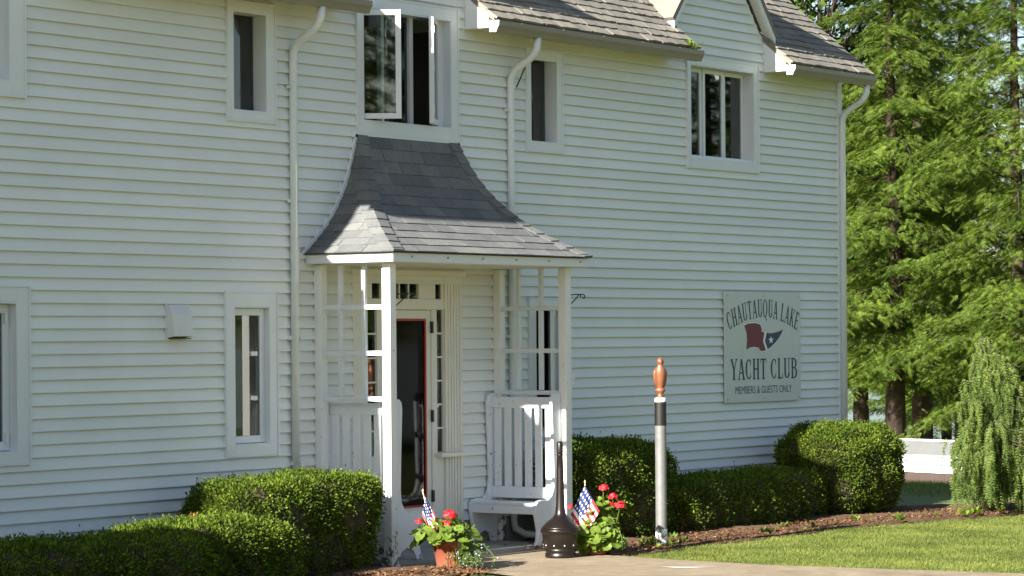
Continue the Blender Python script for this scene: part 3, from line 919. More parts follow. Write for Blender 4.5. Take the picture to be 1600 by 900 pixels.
# ------------------------------------------------------------------ plant hooks on the porch posts
def hook(label, loc, rz):
    t_ = thing('plant_hook', label, 'hook', loc, rz, 'scrolled plant hooks on the porch posts')
    MB().tube([(0, 0, 0), (0, 0, .12)], .006, 6).build('mount_bar', 'black_metal', t_)
    MB().tube([(0, 0, .115), (.10, 0, .125), (.2, 0, .125), (.235, 0, .125), (.25, 0, .105), (.24, 0, .088), (.22, 0, .092), (.218, 0, .108)], .0055, 6).build('arm', 'black_metal', t_)
    MB().tube([(0, 0, .005), (.07, 0, .05), (.13, 0, .095), (.165, 0, .125), (.185, 0, .128), (.19, 0, .11), (.178, 0, .1)], .0055, 6).build('brace', 'black_metal', t_)
hook('black scrolled iron plant hook on the right porch post', (PXR + .052, PY, 2.285), -R(8))
hook('black scrolled iron plant hook on the left porch post, in front of the transom', (PXL + .052, PY - .01, 2.27), -R(14))
# white lamp-like bow tied on the right post
m = MB()
for k in range(7):
    a = k * 2 * math.pi / 7 + .3; p = Vector((0, 0, 0)); q = Vector((.045 * math.cos(a), -.02 - .012 * (k % 2), .045 * math.sin(a)))
    m.tube([p, q * .6, q], [.006, .010, .004], 5)
bw = m.build('ribbon', 'trim'); bw.location = (PXR + .05, PY - .03, 1.60)
tag(bw, 'small tuft of white ribbon tied to the right porch post', 'ribbon')

# ------------------------------------------------------------------ sign
sg = thing('club_sign', 'pale board sign with navy lettering and a red and blue pennant on the clapboard', 'sign', (3.965, -.036, 1.27))
SW, SH = 1.68, 1.215
MB().box(0, SW, -.018, -.001, 0, SH).build('board', 'sign_board', sg, bevel=.003)
for x in (.05, SW / 2, SW - .05):
    for zz in (.04, SH - .04):
        MB().lathe([(.010, 0), (.010, .003), (.005, .005)], 8).xf(Matrix.Translation((x, -.018, zz)) @ Matrix.Rotation(R(90), 4, 'X')).build('screw', 'screw', sg)
T_, t_n, SF = .15, .07, .055
def arc(cx, cy, rx, ry, a0, a1, n=18): return [(cx + rx * math.cos(R(a0 + (a1 - a0) * k / n)), cy + ry * math.sin(R(a0 + (a1 - a0) * k / n))) for k in range(n + 1)]
GLY = {
 'C': (.60, [('arc', .31, .5, .24, .46, 48, 312)], [(.47, .70, .47, .95, .05), (.48, .10, .48, .30, .04)]),
 'H': (.68, [], [(.15, 0, .15, 1, T_), (.53, 0, .53, 1, T_), (.15, .5, .53, .5, t_n), (.03, .02, .27, .02, SF), (.03, .98, .27, .98, SF), (.41, .02, .65, .02, SF), (.41, .98, .65, .98, SF)]),
 'A': (.66, [], [(.10, 0, .32, 1, t_n), (.33, 1, .55, 0, T_), (.16, .33, .48, .33, t_n), (.0, .02, .2, .02, SF), (.42, .02, .66, .02, SF)]),
 'U': (.66, [('arc', .335, .28, .185, .24, 180, 360)], [(.15, .28, .15, 1, T_), (.52, .28, .52, 1, t_n), (.03, .98, .27, .98, SF), (.42, .98, .63, .98, SF)]),
 'T': (.60, [], [(.30, 0, .30, 1, T_), (.03, .965, .57, .965, t_n), (.045, .78, .045, .97, .045), (.555, .78, .555, .97, .045), (.18, .02, .42, .02, SF)]),
 'Q': (.68, [('arc', .33, .5, .25, .47, 0, 360)], [(.30, .08, .56, -.18, .08)]),
 'L': (.54, [], [(.15, 0, .15, 1, T_), (.03, .98, .27, .98, SF), (.03, .03, .5, .03, t_n), (.49, .03, .49, .25, .045)]),
 'K': (.66, [], [(.15, 0, .15, 1, T_), (.2, .42, .53, .97, t_n), (.27, .56, .55, .02, T_), (.03, .02, .27, .02, SF), (.03, .98, .27, .98, SF), (.42, .98, .63, .98, SF), (.43, .02, .66, .02, SF)]),
 'E': (.56, [], [(.15, 0, .15, 1, T_), (.03, .97, .5, .97, t_n), (.03, .03, .52, .03, t_n), (.15, .52, .4, .52, t_n), (.49, .78, .49, .98, .045), (.51, .02, .51, .25, .045), (.40, .42, .40, .62, .04)]),
 'Y': (.62, [], [(.09, 1, .32, .47, T_), (.55, 1, .33, .47, t_n), (.31, 0, .31, .5, T_), (.0, .98, .2, .98, SF), (.44, .98, .64, .98, SF), (.19, .02, .43, .02, SF)]),
 'B': (.60, [('arc', .3, .745, .20, .225, -90, 90), ('arc', .3, .275, .24, .25, -90, 90)], [(.15, 0, .15, 1, T_), (.03, .97, .32, .97, t_n), (.03, .03, .32, .03, t_n), (.15, .52, .3, .52, t_n)]),
}
def glyph(m, ch, fn, d0):
    w_, arcs, strokes = GLY[ch]; k = 0
    for x0, y0, x1, y1, wd in strokes:
        dx, dy = x1 - x0, y1 - y0; l = math.hypot(dx, dy); nx, ny = -dy / l * wd / 2, dx / l * wd / 2
        if abs(dy) > abs(dx): nx, ny = (math.copysign(wd / 2, nx), 0)
        N_ = 1 if l < .4 else 3
        for q in range(N_):
            a = (x0 + dx * q / N_, y0 + dy * q / N_); b_ = (x0 + dx * (q + 1) / N_, y0 + dy * (q + 1) / N_)
            pts = [(a[0] - nx, a[1] - ny), (b_[0] - nx, b_[1] - ny), (b_[0] + nx, b_[1] + ny), (a[0] + nx, a[1] + ny)]
            m.add([fn(p, d0 + k * .00012) for p in pts], [(0, 1, 2, 3)])
        k += 1
    for a in arcs:
        _, cx, cy, rx, ry, a0, a1 = a
        n_ = 22
        for q in range(n_):
            t0, t1 = R(a0 + (a1 - a0) * q / n_), R(a0 + (a1 - a0) * (q + 1) / n_)
            def io(tt):
                wd = t_n + (T_ - t_n) * abs(math.cos(tt)) ** 1.3
                return [(cx + (rx + s * wd / 2) * math.cos(tt), cy + (ry + s * wd / 2 * .8) * math.sin(tt)) for s in (-1, 1)]
            p0, p1 = io(t0), io(t1)
            m.add([fn(p, d0 + k * .00012) for p in (p0[0], p0[1], p1[1], p1[0])], [(0, 1, 2, 3)])
        k += 1
def text_w(txt, sp=.06): return sum((GLY[c][0] + sp) if c != ' ' else .36 for c in txt) - sp
# arched line
m = MB(); txt = 'CHAUTAUQUA LAKE'; tw = text_w(txt); hL = .20; Rr = 2.0; arcw = 1.56; x = 0
for c in txt:
    if c == ' ': x += .36; continue
    w_ = GLY[c][0]
    sx = arcw / tw
    def fn(p, dd, x=x, w_=w_):
        mid = ((x + w_ / 2) * sx - arcw / 2) / Rr * .99
        lx = (p[0] - w_ / 2) * sx; ly = p[1] * hL
        px_ = math.sin(mid) * (Rr + ly) + lx * math.cos(mid); pz_ = math.cos(mid) * (Rr + ly) - lx * math.sin(mid) - Rr
        return (SW / 2 + px_, -.0195 - dd, .937 + pz_)
    m = MB(); glyph(m, c, fn, 0); m.build('letter', 'sign_navy', sg); x += w_ + .06
m = MB(); txt = 'YACHT CLUB'; tw = text_w(txt); hL = .228; width = 1.47; x = 0
for c in txt:
    if c == ' ': x += .36; continue
    w_ = GLY[c][0]; sx = width / tw
    def fn(p, dd, x=x): return (.115 + (x + p[0]) * sx, -.0195 - dd, .25 + p[1] * hL)
    m = MB(); glyph(m, c, fn, 0); m.build('letter', 'sign_navy', sg); x += w_ + .06
cu = bpy.data.curves.new('members_text', 'FONT'); cu.body = 'MEMBERS & GUESTS ONLY'; cu.size = .1; cu.resolution_u = 3
to = bpy.data.objects.new('tmp_text', cu); COL.objects.link(to)
dg = bpy.context.evaluated_depsgraph_get(); me = bpy.data.meshes.new_from_object(to.evaluated_get(dg))
bpy.data.objects.remove(to)
co = np.array([v.co for v in me.vertices]); co -= co.min(0); co *= np.array([1.25 / co[:, 0].max(), .082 / co[:, 1].max(), 1])
for v, c in zip(me.vertices, co): v.co = (.215 + c[0], -.0196, .095 + c[1])
me.materials.clear(); me.materials.append(MATS['sign_navy'])
lo_ = bpy.data.objects.new('lettering', me); COL.objects.link(lo_); lo_.parent = sg; lo_['kind'] = 'stuff'
# pennant: coordinates read off the board in (x, z)
def flat(name, pts, dep, mat):
    m = MB(); m.add([(p[0], -.018 - dep, p[1]) for p in pts], [tuple(range(len(pts)))])
    return m.build(name, mat, sg)
def bp(x, y):      # picture of the board, 490 x 700 units -> metres
    return (x / 490 * SW, SH - y / 700 * SH)
outer = [(120, 213), (145, 200), (190, 196), (222, 206), (232, 228), (232, 252), (262, 258), (300, 262), (340, 252), (374, 238), (352, 282), (322, 322), (285, 356), (250, 374), (226, 376), (216, 364), (214, 354), (180, 348), (152, 354), (132, 366), (138, 300), (134, 255)]
flat('pennant_outline', [bp(187 + (x - 187) * 1.05, 290 + (y - 290) * 1.055) if x < 230 else bp(x + 4, 290 + (y - 290) * 1.04) for x, y in outer], .0012, 'sign_white')
flat('pennant_red', [bp(*p) for p in [(120, 213), (145, 200), (190, 196), (222, 206), (232, 228), (232, 252), (250, 257), (240, 312), (258, 370), (250, 374), (226, 376), (216, 364), (214, 354), (180, 348), (152, 354), (132, 366), (138, 300), (134, 255)]], .0020, 'sign_red')
flat('pennant_blue', [bp(*p) for p in [(264, 259), (300, 262), (340, 252), (374, 238), (352, 282), (322, 322), (285, 356), (270, 365), (253, 312)]], .0020, 'sign_navy')
star = []
for k in range(10):
    a = R(90 + 36 * k); q = (26 if k % 2 == 0 else 10); star.append(bp(292 + q * .72 * math.cos(a), 306 - q * math.sin(a) * 1.05))
flat('pennant_star', star, .0028, 'sign_white')

# ------------------------------------------------------------------ post with eagle
pl = thing('metal_post', 'short grey metal post with black band and copper eagle finial by the lawn edge', 'post', (0.0, -1.70, 0))
MB().lathe([(.053, -.05), (.053, 1.17)], 24).build('shaft', 'pole_metal', pl, smooth=False)
MB().lathe([(.0545, 1.165), (.0555, 1.17), (.055, 1.38), (.0545, 1.385)], 24).build('tape_band', 'tape', pl)
MB().lathe([(.054, 1.386), (.056, 1.392), (.056, 1.415), (.045, 1.425), (.03, 1.428)], 24).build('collar', 'vent_metal', pl)
pf2 = MB().lathe([(.053, 0), (.05, .02), (.055, .05), (.03, .06), (.04, .09), (.012, .1)], 12, wob=lambda w, z: 1 + .05 * math.sin(3 * w + z * 60))
eg = MB()
eg.lathe([(.030, 1.428), (.034, 1.44), (.026, 1.455), (.030, 1.47), (.046, 1.485), (.050, 1.50), (.044, 1.512), (.036, 1.52)], 20)
eagle = eg.build('finial_base', 'copper', pl, smooth=True)
# body as one continuous loft, leaning a little, facing the walkway
rings = [(1.515, .028, .026, .0), (1.54, .036, .034, .0), (1.585, .044, .042, .003), (1.635, .050, .048, .006), (1.675, .052, .048, .008), (1.705, .046, .042, .010), (1.725, .030, .029, .014), (1.738, .025, .026, .020),
         (1.756, .030, .032, .027), (1.776, .031, .033, .030), (1.795, .022, .024, .028), (1.803, .004, .004, .027)]
bd = MB(); n = 18
for z_, rx, ry, off in rings:
    for k in range(n):
        a = 2 * math.pi * k / n; c_, s_ = math.cos(a), math.sin(a)
        wing = 1 + (.16 * max(0, abs(s_) - .45) if 1.53 < z_ < 1.72 else 0)
        bd.v.append((-off * .8 + rx * c_ * wing, -off * .6 + ry * s_ * wing, z_))
for i in range(len(rings) - 1):
    for k in range(n): bd.f.append((i*n+k, i*n+(k+1) % n, (i+1)*n+(k+1) % n, (i+1)*n+k))
eb = bd.build('eagle_body', 'copper', pl, smooth=True)
MB().tube([(-.045, -.036, 1.778), (-.066, -.052, 1.772), (-.075, -.058, 1.757)], [.012, .008, .002], 8).build('beak', 'copper', eb, smooth=True)
for s in (-1, 1):
    v = Vector((-.6, .8, 0)) * s
    w_ = MB(); w_.tube([Vector((0, 0, 1.705)) + v * .036, Vector((.005, .004, 1.66)) + v * .048, Vector((.012, .01, 1.58)) + v * .044, Vector((.03, .022, 1.49)) + v * .026], [.012, .020, .018, .005], 10)
    w_.build('wing', 'copper', eb, smooth=True)
MB().tube([(.03, .022, 1.56), (.05, .038, 1.50), (.062, .046, 1.44)], [.03, .024, .012], 8).build('tail', 'copper', eb, smooth=True)
# flaking paint scab at the foot of the post
MB().lathe([(.0545, .05), (.056, .07), (.056, .15), (.0545, .19)], 24).build('worn_foot', 'old_paint', pl)

# ------------------------------------------------------------------ ash receptacle
ash = thing('ash_receptacle', 'dark brown long necked smokers ash receptacle on the walkway beside the bench', 'ash bin', (-1.40, -1.50, .01))
rib = lambda w, z: 1 + (.012 * math.cos(28 * w) if .085 < z < .215 else 0)
MB().lathe([(.138, 0), (.142, .012), (.142, .03), (.134, .04), (.138, .052), (.144, .06), (.144, .075), (.138, .085), (.150, .095), (.166, .205), (.168, .222), (.180, .228), (.182, .25), (.176, .262)], 84, wob=rib).build('base', 'ash_plastic', ash, smooth=True)
MB().lathe([(.176, .2625), (.168, .275), (.15, .297), (.12, .325), (.085, .352), (.06, .375), (.048, .40), (.045, .425), (.041, .45), (.036, .60), (.031, .80), (.027, .92), (.030, .925), (.030, .935)], 40).build('neck', 'ash_plastic', ash, smooth=True)
MB().lathe([(.027, .935), (.028, .95), (.028, 1.03), (.022, 1.045), (.008, 1.05)], 24).build('cap', 'ash_plastic', ash, smooth=True)
for k in range(10):
    a = 2 * math.pi * k / 10 + .2
    MB().lathe([(.006, 0), (.006, .003), (.003, .004)], 8).xf(Matrix.Translation((.153 * math.cos(a), .153 * math.sin(a), .115)) @ Matrix.Rotation(a, 4, 'Z') @ Matrix.Rotation(R(90), 4, 'Y')).build('rivet', 'vent_metal', ash)
for k in range(6):
    a = 2 * math.pi * k / 6
    for zz in (.96, .985, 1.01): MB().lathe([(.005, 0), (.0055, .002), (.002, .003)], 6).xf(Matrix.Translation((.028 * math.cos(a), .028 * math.sin(a), zz)) @ Matrix.Rotation(a, 4, 'Z') @ Matrix.Rotation(R(90), 4, 'Y')).build('vent_stud', 'black_metal', ash)

# ------------------------------------------------------------------ potted geraniums and flags
def leaf_mesh(name, r_, mat, lobes=9, cup=.25):
    vs = [(0, 0, 0)]; fs = []; n = lobes * 2
    for k in range(n):
        a = 2 * math.pi * (k + .5) / n
        q = r_ * (1.0 if k % 2 else .88) * (.35 if k in (0, n - 1) else 1)
        vs.append((q * math.cos(a), q * math.sin(a), cup * r_ * (q / r_) ** 2 + r_ * .06 * math.sin(3 * a)))
    for k in range(n): fs.append((0, 1 + k, 1 + (k + 1) % n))
    me = bpy.data.meshes.new(name); me.from_pydata(vs, [], fs); me.materials.append(MATS[mat])
    return me
LEAVES = [leaf_mesh('leaf', .05, 'geranium'), leaf_mesh('leaf', .04, 'geranium', 7, .35), leaf_mesh('leaf', .062, 'geranium', 9, .15)]
def petal_ball(r_):
    m = MB()
    for k in range(46):
        dv = Vector((random.gauss(0, 1), random.gauss(0, 1), abs(random.gauss(.4, .8)))).normalized(); c_ = dv * r_ * random.uniform(.7, 1.05)
        a = dv.orthogonal().normalized(); b_ = dv.cross(a); w_ = r_ * .38; tw_ = random.uniform(0, 6)
        m.add([c_ + (a * math.cos(tw_ + q) + b_ * math.sin(tw_ + q)) * w_ + dv * random.uniform(-.2, .3) * w_ for q in (0, 1.26, 2.51, 3.77, 5.03)], [(0, 1, 2, 3, 4)])
    me = bpy.data.meshes.new('flower_head'); me.from_pydata(m.v, [], m.f); me.materials.append(MATS['red_petal'])
    return me
def geranium(name, label, loc, pot_r, pot_h, nleaf, spread, flowers, seed, tall=.20, bias=(0, 0)):
    rs = random.Random(seed)
    t_ = thing(name, label, 'potted plant', loc, 0, 'potted red geraniums with small flags')
    pot = MB().lathe([(pot_r * .72, 0), (pot_r * .74, .01), (pot_r * .95, pot_h - .05), (pot_r * 1.03, pot_h - .048), (pot_r * 1.05, pot_h), (pot_r * .97, pot_h), (pot_r * .93, pot_h - .03), (.01, pot_h - .035)], 36).build('pot', 'terracotta', t_, smooth=False)
    for f_ in pot.data.polygons: f_.use_smooth = abs(f_.normal.z) < .5
    MB().lathe([(pot_r * .92, pot_h - .03), (pot_r * .5, pot_h - .015), (.01, pot_h - .012)], 20).build('soil', 'soil', pot)
    for k in range(nleaf):
        a = rs.uniform(0, 2 * math.pi); q = math.sqrt(rs.random()) * spread
        hgt = pot_h + .02 + tall * (1 - (q / spread) ** 2) * rs.uniform(.3, 1.15) - (.10 * max(0, q - pot_r) / max(.01, spread - pot_r)) * rs.random()
        p = Vector((q * math.cos(a) + bias[0] * rs.random(), q * math.sin(a) + bias[1] * rs.random(), hgt))
        lf = bpy.data.objects.new('leaf', LEAVES[k % 3]); COL.objects.link(lf); lf.parent = t_
        lf.location = p
        up = Vector((.55 * math.cos(a) * q / spread - .25 + rs.gauss(0, .35), .55 * math.sin(a) * q / spread - .15 + rs.gauss(0, .35), .75)).normalized()
        lf.rotation_mode = 'QUATERNION'; lf.rotation_quaternion = up.to_track_quat('Z', 'Y') @ Quaternion((0, 0, 1), rs.uniform(0, 6.3))
        s_ = rs.uniform(.75, 1.2); lf.scale = (s_,) * 3
    m = MB()
    for k in range(nleaf // 2):
        a = rs.uniform(0, 6.3); q = rs.uniform(.2, 1) * spread * .8
        m.tube([(pot_r * .4 * math.cos(a), pot_r * .4 * math.sin(a), pot_h - .02), (q * .8 * math.cos(a), q * .8 * math.sin(a), pot_h + .08), (q * math.cos(a), q * math.sin(a), pot_h + .13)], .0035, 5)
    m.build('stem', 'geranium', t_)
    for (fx_, fy_, fz_, fr_) in flowers:
        st_ = MB().tube([(fx_ * .5, fy_ * .5, pot_h), (fx_ * .85, fy_ * .85, (pot_h + fz_) / 2), (fx_, fy_, fz_)], .0035, 5).build('stem', 'geranium', t_)
        fo = bpy.data.objects.new('flower_head', petal_ball(fr_)); COL.objects.link(fo); fo.parent = t_; fo.location = (fx_, fy_, fz_)
    return t_
rx, ry = math.sin(TH), -math.cos(TH)      # image-right direction on the ground
def rel(u, dpt=0): return (u * rx - dpt * math.cos(TH), u * ry - dpt * math.sin(TH))
fl1 = [(*rel(.0, .08), .46, .056), (*rel(-.03, .10), .375, .052), (*rel(-.265, .08), .41, .032)]
g1 = geranium('potted_geranium', 'terracotta pot of red geranium with trailing lobelia at the foot of the left porch post', (-2.98, -1.42, .012), .155, .25, 84, .29, fl1, 3, bias=rel(-.10, .05))
fl2 = [(*rel(.06, .02), .60, .046), (*rel(.15, .0), .52, .042), (*rel(.21, .03), .44, .048), (*rel(.12, .03), .455, .030), (*rel(-.24, .0), .43, .028)]
g2 = geranium('potted_geranium', 'sunlit leafy red geranium plant beside the ash receptacle, small flag in it', (-.98, -1.62, .012), .12, .16, 120, .24, fl2, 5, tall=.34)
# low leaves in front of the second pot
rs = random.Random(9)
for k in range(34):
    u = rs.uniform(-.2, .2); p = rel(u, rs.uniform(.08, .2))
    lf = bpy.data.objects.new('leaf', LEAVES[k % 3]); COL.objects.link(lf); lf.parent = g2
    lf.location = (*p, rs.uniform(.04, .24)); lf.rotation_mode = 'QUATERNION'
    lf.rotation_quaternion = Vector((-.8 + rs.gauss(0, .3), -.4 + rs.gauss(0, .4), .5)).to_track_quat('Z', 'Y') @ Quaternion((0, 0, 1), rs.uniform(0, 6))
def trailing(parent, cx, n, mat_f):
    m = MB(); fl_ = MB()
    for k in range(n):
        u = cx + random.gauss(0, .055); p0 = Vector((*rel(u * .7, .06), .24)); d2 = Vector((*rel(random.gauss(.05, .05), random.uniform(.02, .10)), 0))
        pts = [p0, p0 + d2 * .6 + Vector((0, 0, -.02)), p0 + d2 + Vector((0, 0, -.10)), p0 + d2 * 1.15 + Vector((0, 0, -random.uniform(.13, .22)))]
        m.tube(pts, .0022, 4)
        for q in range(9):
            s = random.uniform(.3, 1); i = min(2, int(s * 3)); c_ = pts[i].lerp(pts[i + 1], s * 3 - i) + Vector([random.gauss(0, .016) for _ in range(3)])
            a = Vector([random.gauss(0, 1) for _ in range(3)]).normalized(); b_ = a.orthogonal().normalized(); w_ = .010 if q % 3 else .008
            tgt = fl_ if q % 3 == 0 else m
            tgt.add([c_ - a * w_, c_ + b_ * w_ * .6, c_ + a * w_, c_ - b_ * w_ * .6], [(0, 1, 2, 3)])
    m.build('trailing_stems', 'geranium', parent); fl_.build('small_flowers', 'lobelia', parent)
trailing(g1, .17, 80, 'lobelia')
trailing(g1, .08, 30, 'lobelia')
trailing(g2, .2, 14, 'lobelia')

def small_flag(label, base, top, cloth, seed):
    t_ = thing('stick_flag', label, 'flag', base, 0, 'small american flags in the flower pots')
    tp = Vector(top)
    MB().tube([(0, 0, 0), tuple(tp * .5), tuple(tp)], .0045, 6).build('stick', 'flag_stick', t_)
    MB().lathe([(.004, 0), (.008, .006), (.008, .014), (.002, .03)], 10).xf(Matrix.Translation(tp)).build('spear_tip', 'flag_tip', t_, smooth=True)
    # cloth grid: cloth(u, v) -> point; u along the fly, v up the hoist
    nu, nv = 28, 20; vs = []; fs = []; uvs = []
    for i in range(nu + 1):
        for j in range(nv + 1):
            vs.append(tuple(cloth(i / nu, j / nv, tp)))
    for i in range(nu):
        for j in range(nv):
            a = i * (nv + 1) + j; fs.append((a, a + nv + 1, a + nv + 2, a + 1))
    me = bpy.data.meshes.new('cloth'); me.from_pydata(vs, [], fs); me.materials.append(MATS['flag_cloth'])
    ul = me.uv_layers.new(name='UVMap')
    for lp in me.loops:
        i, j = divmod(lp.vertex_index, nv + 1); ul.data[lp.index].uv = (.02 + .72 * i / nu, .30 + .70 * j / nv)
    for f_ in me.polygons: f_.use_smooth = True
    o = bpy.data.objects.new('cloth', me); COL.objects.link(o); o.parent = t_
def cl_right(u, v, tp):
    # stick leans left; cloth falls from it to the right in soft folds
    hoist = tp * (.98 - .55 * (1 - v))
    dr = Vector((*rel(.20, .03), -.19)) ; fold = .016 * math.sin(u * 15 + v * 3) * u
    droop = Vector((0, 0, -.06 * u * u))
    f2 = Vector((*rel(0, .04 * u + fold), 0))
    return hoist + dr * u * (.55 + .45 * (1 - v * .15)) + droop + f2
def cl_left(u, v, tp):
    hoist = tp * (.96 - .50 * (1 - v))
    dr = Vector((*rel(.075 - .035 * v, .05), -.22)); fold = .022 * math.sin(u * 17 + v * 4)* (.3 + u)
    return hoist + dr * u + Vector((*rel(fold * .8 - .055 * (1 - v) * u, fold), 0))
b2 = (-.98 + rel(-.11, .07)[0], -1.62 + rel(-.11, .07)[1], .15)
small_flag('small american flag spread open in the sunlit geranium by the ash receptacle', b2, (*rel(-.0, .03), .52), lambda u, v, tp: (tp * (1 - .04) + Vector((*rel(.13 * u * 1.0 - .135 * (1 - v) * 1.0, .05 * u + .012 * math.sin(u * 9 + v * 7)), -.235 * u - .265 * (1 - v) + .05 * u * (1 - v)))), 1)
b1 = (-2.98 + rel(-.13, .05)[0], -1.42 + rel(-.13, .05)[1], .25)
small_flag('small american flag drooping over the shaded geranium pot by the left porch post', b1, (*rel(-.10, .02), .43), lambda u, v, tp: (tp * .93 + Vector((*rel(.11 * u + .015 - .03 * (1 - v), .05 * u + .02 * math.sin(v * 9 + u * 6)), -.24 * u * .95 - .16 * (1 - v)))), 2)

# ------------------------------------------------------------------ chalk mark on the walkway
m = MB(); pts = []
for k in range(21):
    s = k / 20; x, y = -1.87 + .22 * s, -2.86 - .42 * s
    off = -.10 * math.sin(math.pi * s); pts.append((x + off * .82, y + off * .3))
for k in range(20):
    p, q = pts[k], pts[k + 1]; w_ = .05 * math.sin(math.pi * (k + .5) / 20) ** 1.5 + .006
    m.add([(p[0] - w_, p[1], .0145), (p[0] + w_, p[1], .0145), (q[0] + w_, q[1], .0145), (q[0] - w_, q[1], .0145)], [(0, 1, 2, 3)])
tag(m.build('paint_mark', 'chalk'), 'curved white paint mark on the tan walkway near the lawn', 'marking')

# small weeds along the edge of the bed
wv = []
for k in range(46):
    x = random.uniform(-.9, 7.5); cx_, cy_ = x, front_edge(x) + abs(random.gauss(.1, .25))
    if k < 10: cx_, cy_ = random.gauss(.12, .12), -1.62 + random.gauss(0, .07)
    hh_ = random.uniform(.03, .09)
    for q in range(9):
        a = random.uniform(0, 6.28); b0 = Vector((cx_, cy_, .03)); tip = b0 + Vector((math.cos(a) * hh_ * .8, math.sin(a) * hh_ * .8, hh_ * random.uniform(.5, 1.2)))
        sd = Vector((-math.sin(a), math.cos(a), 0)) * hh_ * .22; md = b0.lerp(tip, .6)
        wv += [tuple(b0), tuple(md + sd), tuple(tip), tuple(md - sd)]
tag(np_mesh('weeds', wv, np.arange(len(wv)).reshape(-1, 4), 'geranium', nper=4), 'scattered small green weeds in the bark chips along the lawn edge', 'weeds', kind='stuff')

# ------------------------------------------------------------------ hedges
def hedge(label, cx, cy, hx, hy, h, n, seed, rz=0.0, power=4.6, leafs=(.018, .036), dead=0, z0=.0):
    rg = np.random.default_rng(seed)
    t_ = thing('yew_hedge', label, 'hedge', (cx, cy, z0), rz, 'clipped yew hedges along the clubhouse')
    def surf(u):     # directions -> superellipsoid surface, uneven
        s = (np.abs(u[:, 0] / hx) ** power + np.abs(u[:, 1] / hy) ** power + np.abs(u[:, 2] / (h / 2)) ** power) ** (-1 / power)
        p = u * s[:, None]
        return p
    def lumps(p):
        return 1 + .05 * np.sin(p[:, 0] * 3.1 + seed * 2.3) * np.cos(p[:, 2] * 4.0 + seed) + .04 * np.sin(p[:, 0] * 6.1 + seed) * np.sin(p[:, 1] * 6.3 + 1.7 * seed) + .03 * np.sin(p[:, 0] * 13 + p[:, 2] * 11) + .02 * np.sin(p[:, 1] * 19 + p[:, 2] * 17 + seed)
    # core
    m = MB(); nu, nv = 36, 18; dirs = []
    for j in range(nv + 1):
        ph = math.pi * j / nv
        for i in range(nu):
            a = 2 * math.pi * i / nu; dirs.append((math.sin(ph) * math.cos(a) * hx, math.sin(ph) * math.sin(a) * hy, math.cos(ph) * h / 2))
    dv = np.array(dirs) + 1e-6; p = surf(dv / np.linalg.norm(dv, axis=1)[:, None]) ; p *= (lumps(p) * .93)[:, None]; p[:, 2] += h / 2
    m.v = [tuple(q) for q in p]
    for j in range(nv):
        for i in range(nu): m.f.append((j*nu+i, (j+1)*nu+i, (j+1)*nu+(i+1) % nu, j*nu+(i+1) % nu))
    m.build('branches', 'yew_core', t_, smooth=True)
    # leafy shoots
    n = int(n * 1.6)
    u = rg.normal(size=(n, 3)) * np.array([hx, hy, h / 2 * 1.15]); u /= np.linalg.norm(u, axis=1)[:, None]
    p = surf(u); e = 2e-3
    g = np.stack([np.sign(p[:, 0]) * np.abs(p[:, 0] / hx) ** (power - 1) / hx, np.sign(p[:, 1]) * np.abs(p[:, 1] / hy) ** (power - 1) / hy, np.sign(p[:, 2]) * np.abs(p[:, 2] / (h / 2)) ** (power - 1) / (h / 2)], 1)
    nrm = g / np.linalg.norm(g, axis=1)[:, None]
    tuft = rg.normal(0, .5, n); depth = np.where(rg.random(n) < .12, rg.uniform(0, .035, n), -np.abs(rg.normal(0, .022, n)))
    p = p * lumps(p)[:, None] + nrm * depth[:, None]
    # thin, twiggy patches, mostly low down on the sides
    th_ = np.sin(p[:, 0] * 7.3 + seed) * np.sin(p[:, 1] * 8.1 + 2 * seed) * np.sin(p[:, 2] * 9.7 + seed * .7) + .35 * np.sin(p[:, 0] * 23 + p[:, 2] * 19)
    low = np.clip(.25 - p[:, 2] / h, 0, 1)
    keep = (p[:, 2] > -h / 2 + .02 + .05 * rg.random(n)) & (rg.random(n) > .75 * (th_ + low * 1.1 > .42))
    tall = rg.random(n) < .018
    p = p + nrm * (tall * rg.uniform(.01, .06, n))[:, None]
    p, nrm = p[keep], nrm[keep]; n = len(p)
    dvec = nrm + rg.normal(0, .65, (n, 3)) + np.array([0, 0, .25]); dvec /= np.linalg.norm(dvec, axis=1)[:, None]
    sv = np.cross(dvec, rg.normal(size=(n, 3))); sv /= np.linalg.norm(sv, axis=1)[:, None]
    L = rg.uniform(*leafs, n)[:, None]; w_ = L * .26
    tip = p + dvec * L; mid = p + dvec * L * .5
    V = np.stack([p, mid + sv * w_, tip, mid - sv * w_], 1).reshape(-1, 3); V[:, 2] += h / 2
    np_mesh('foliage', V, np.arange(4 * n).reshape(-1, 4), 'yew', t_, 4)
    if dead:
        k = rg.choice(n, 400); q = p[k]; cs = p[rg.choice(n, dead)]
        ok = np.zeros(len(q), bool)
        for c_ in cs: ok |= np.linalg.norm(p[k] - c_, axis=1) < .05
        idx = np.concatenate([np.where(np.linalg.norm(p - c_, axis=1) < .045)[0] for c_ in cs])
        q = p[idx] + nrm[idx] * .012; V = np.stack([q, q + dvec[idx] * .03 + sv[idx] * .01, q + dvec[idx] * .045, q + dvec[idx] * .03 - sv[idx] * .01], 1).reshape(-1, 3); V[:, 2] += h / 2
        np_mesh('dead_leaves', V, np.arange(len(V)).reshape(-1, 4), 'dead_leaf', t_, 4)
    return t_
hedge('boxy sunlit yew hedge just left of the porch post', -4.36, -.70, .95, .44, .85, 52000, 1, dead=2)
hedge('low yew hedge in front of the boxy one, half in shade, left of the porch', -5.85, -1.12, .84, .46, .57, 40000, 2, dead=1)
hedge('dark shaded low yew hedge in the bottom left corner', -7.55, -1.34, 1.12, .5, .54, 40000, 3)
hedge('yew hedge against the wall behind the sunlit flag and ash receptacle', .76, -.60, .86, .40, .96, 46000, 4)
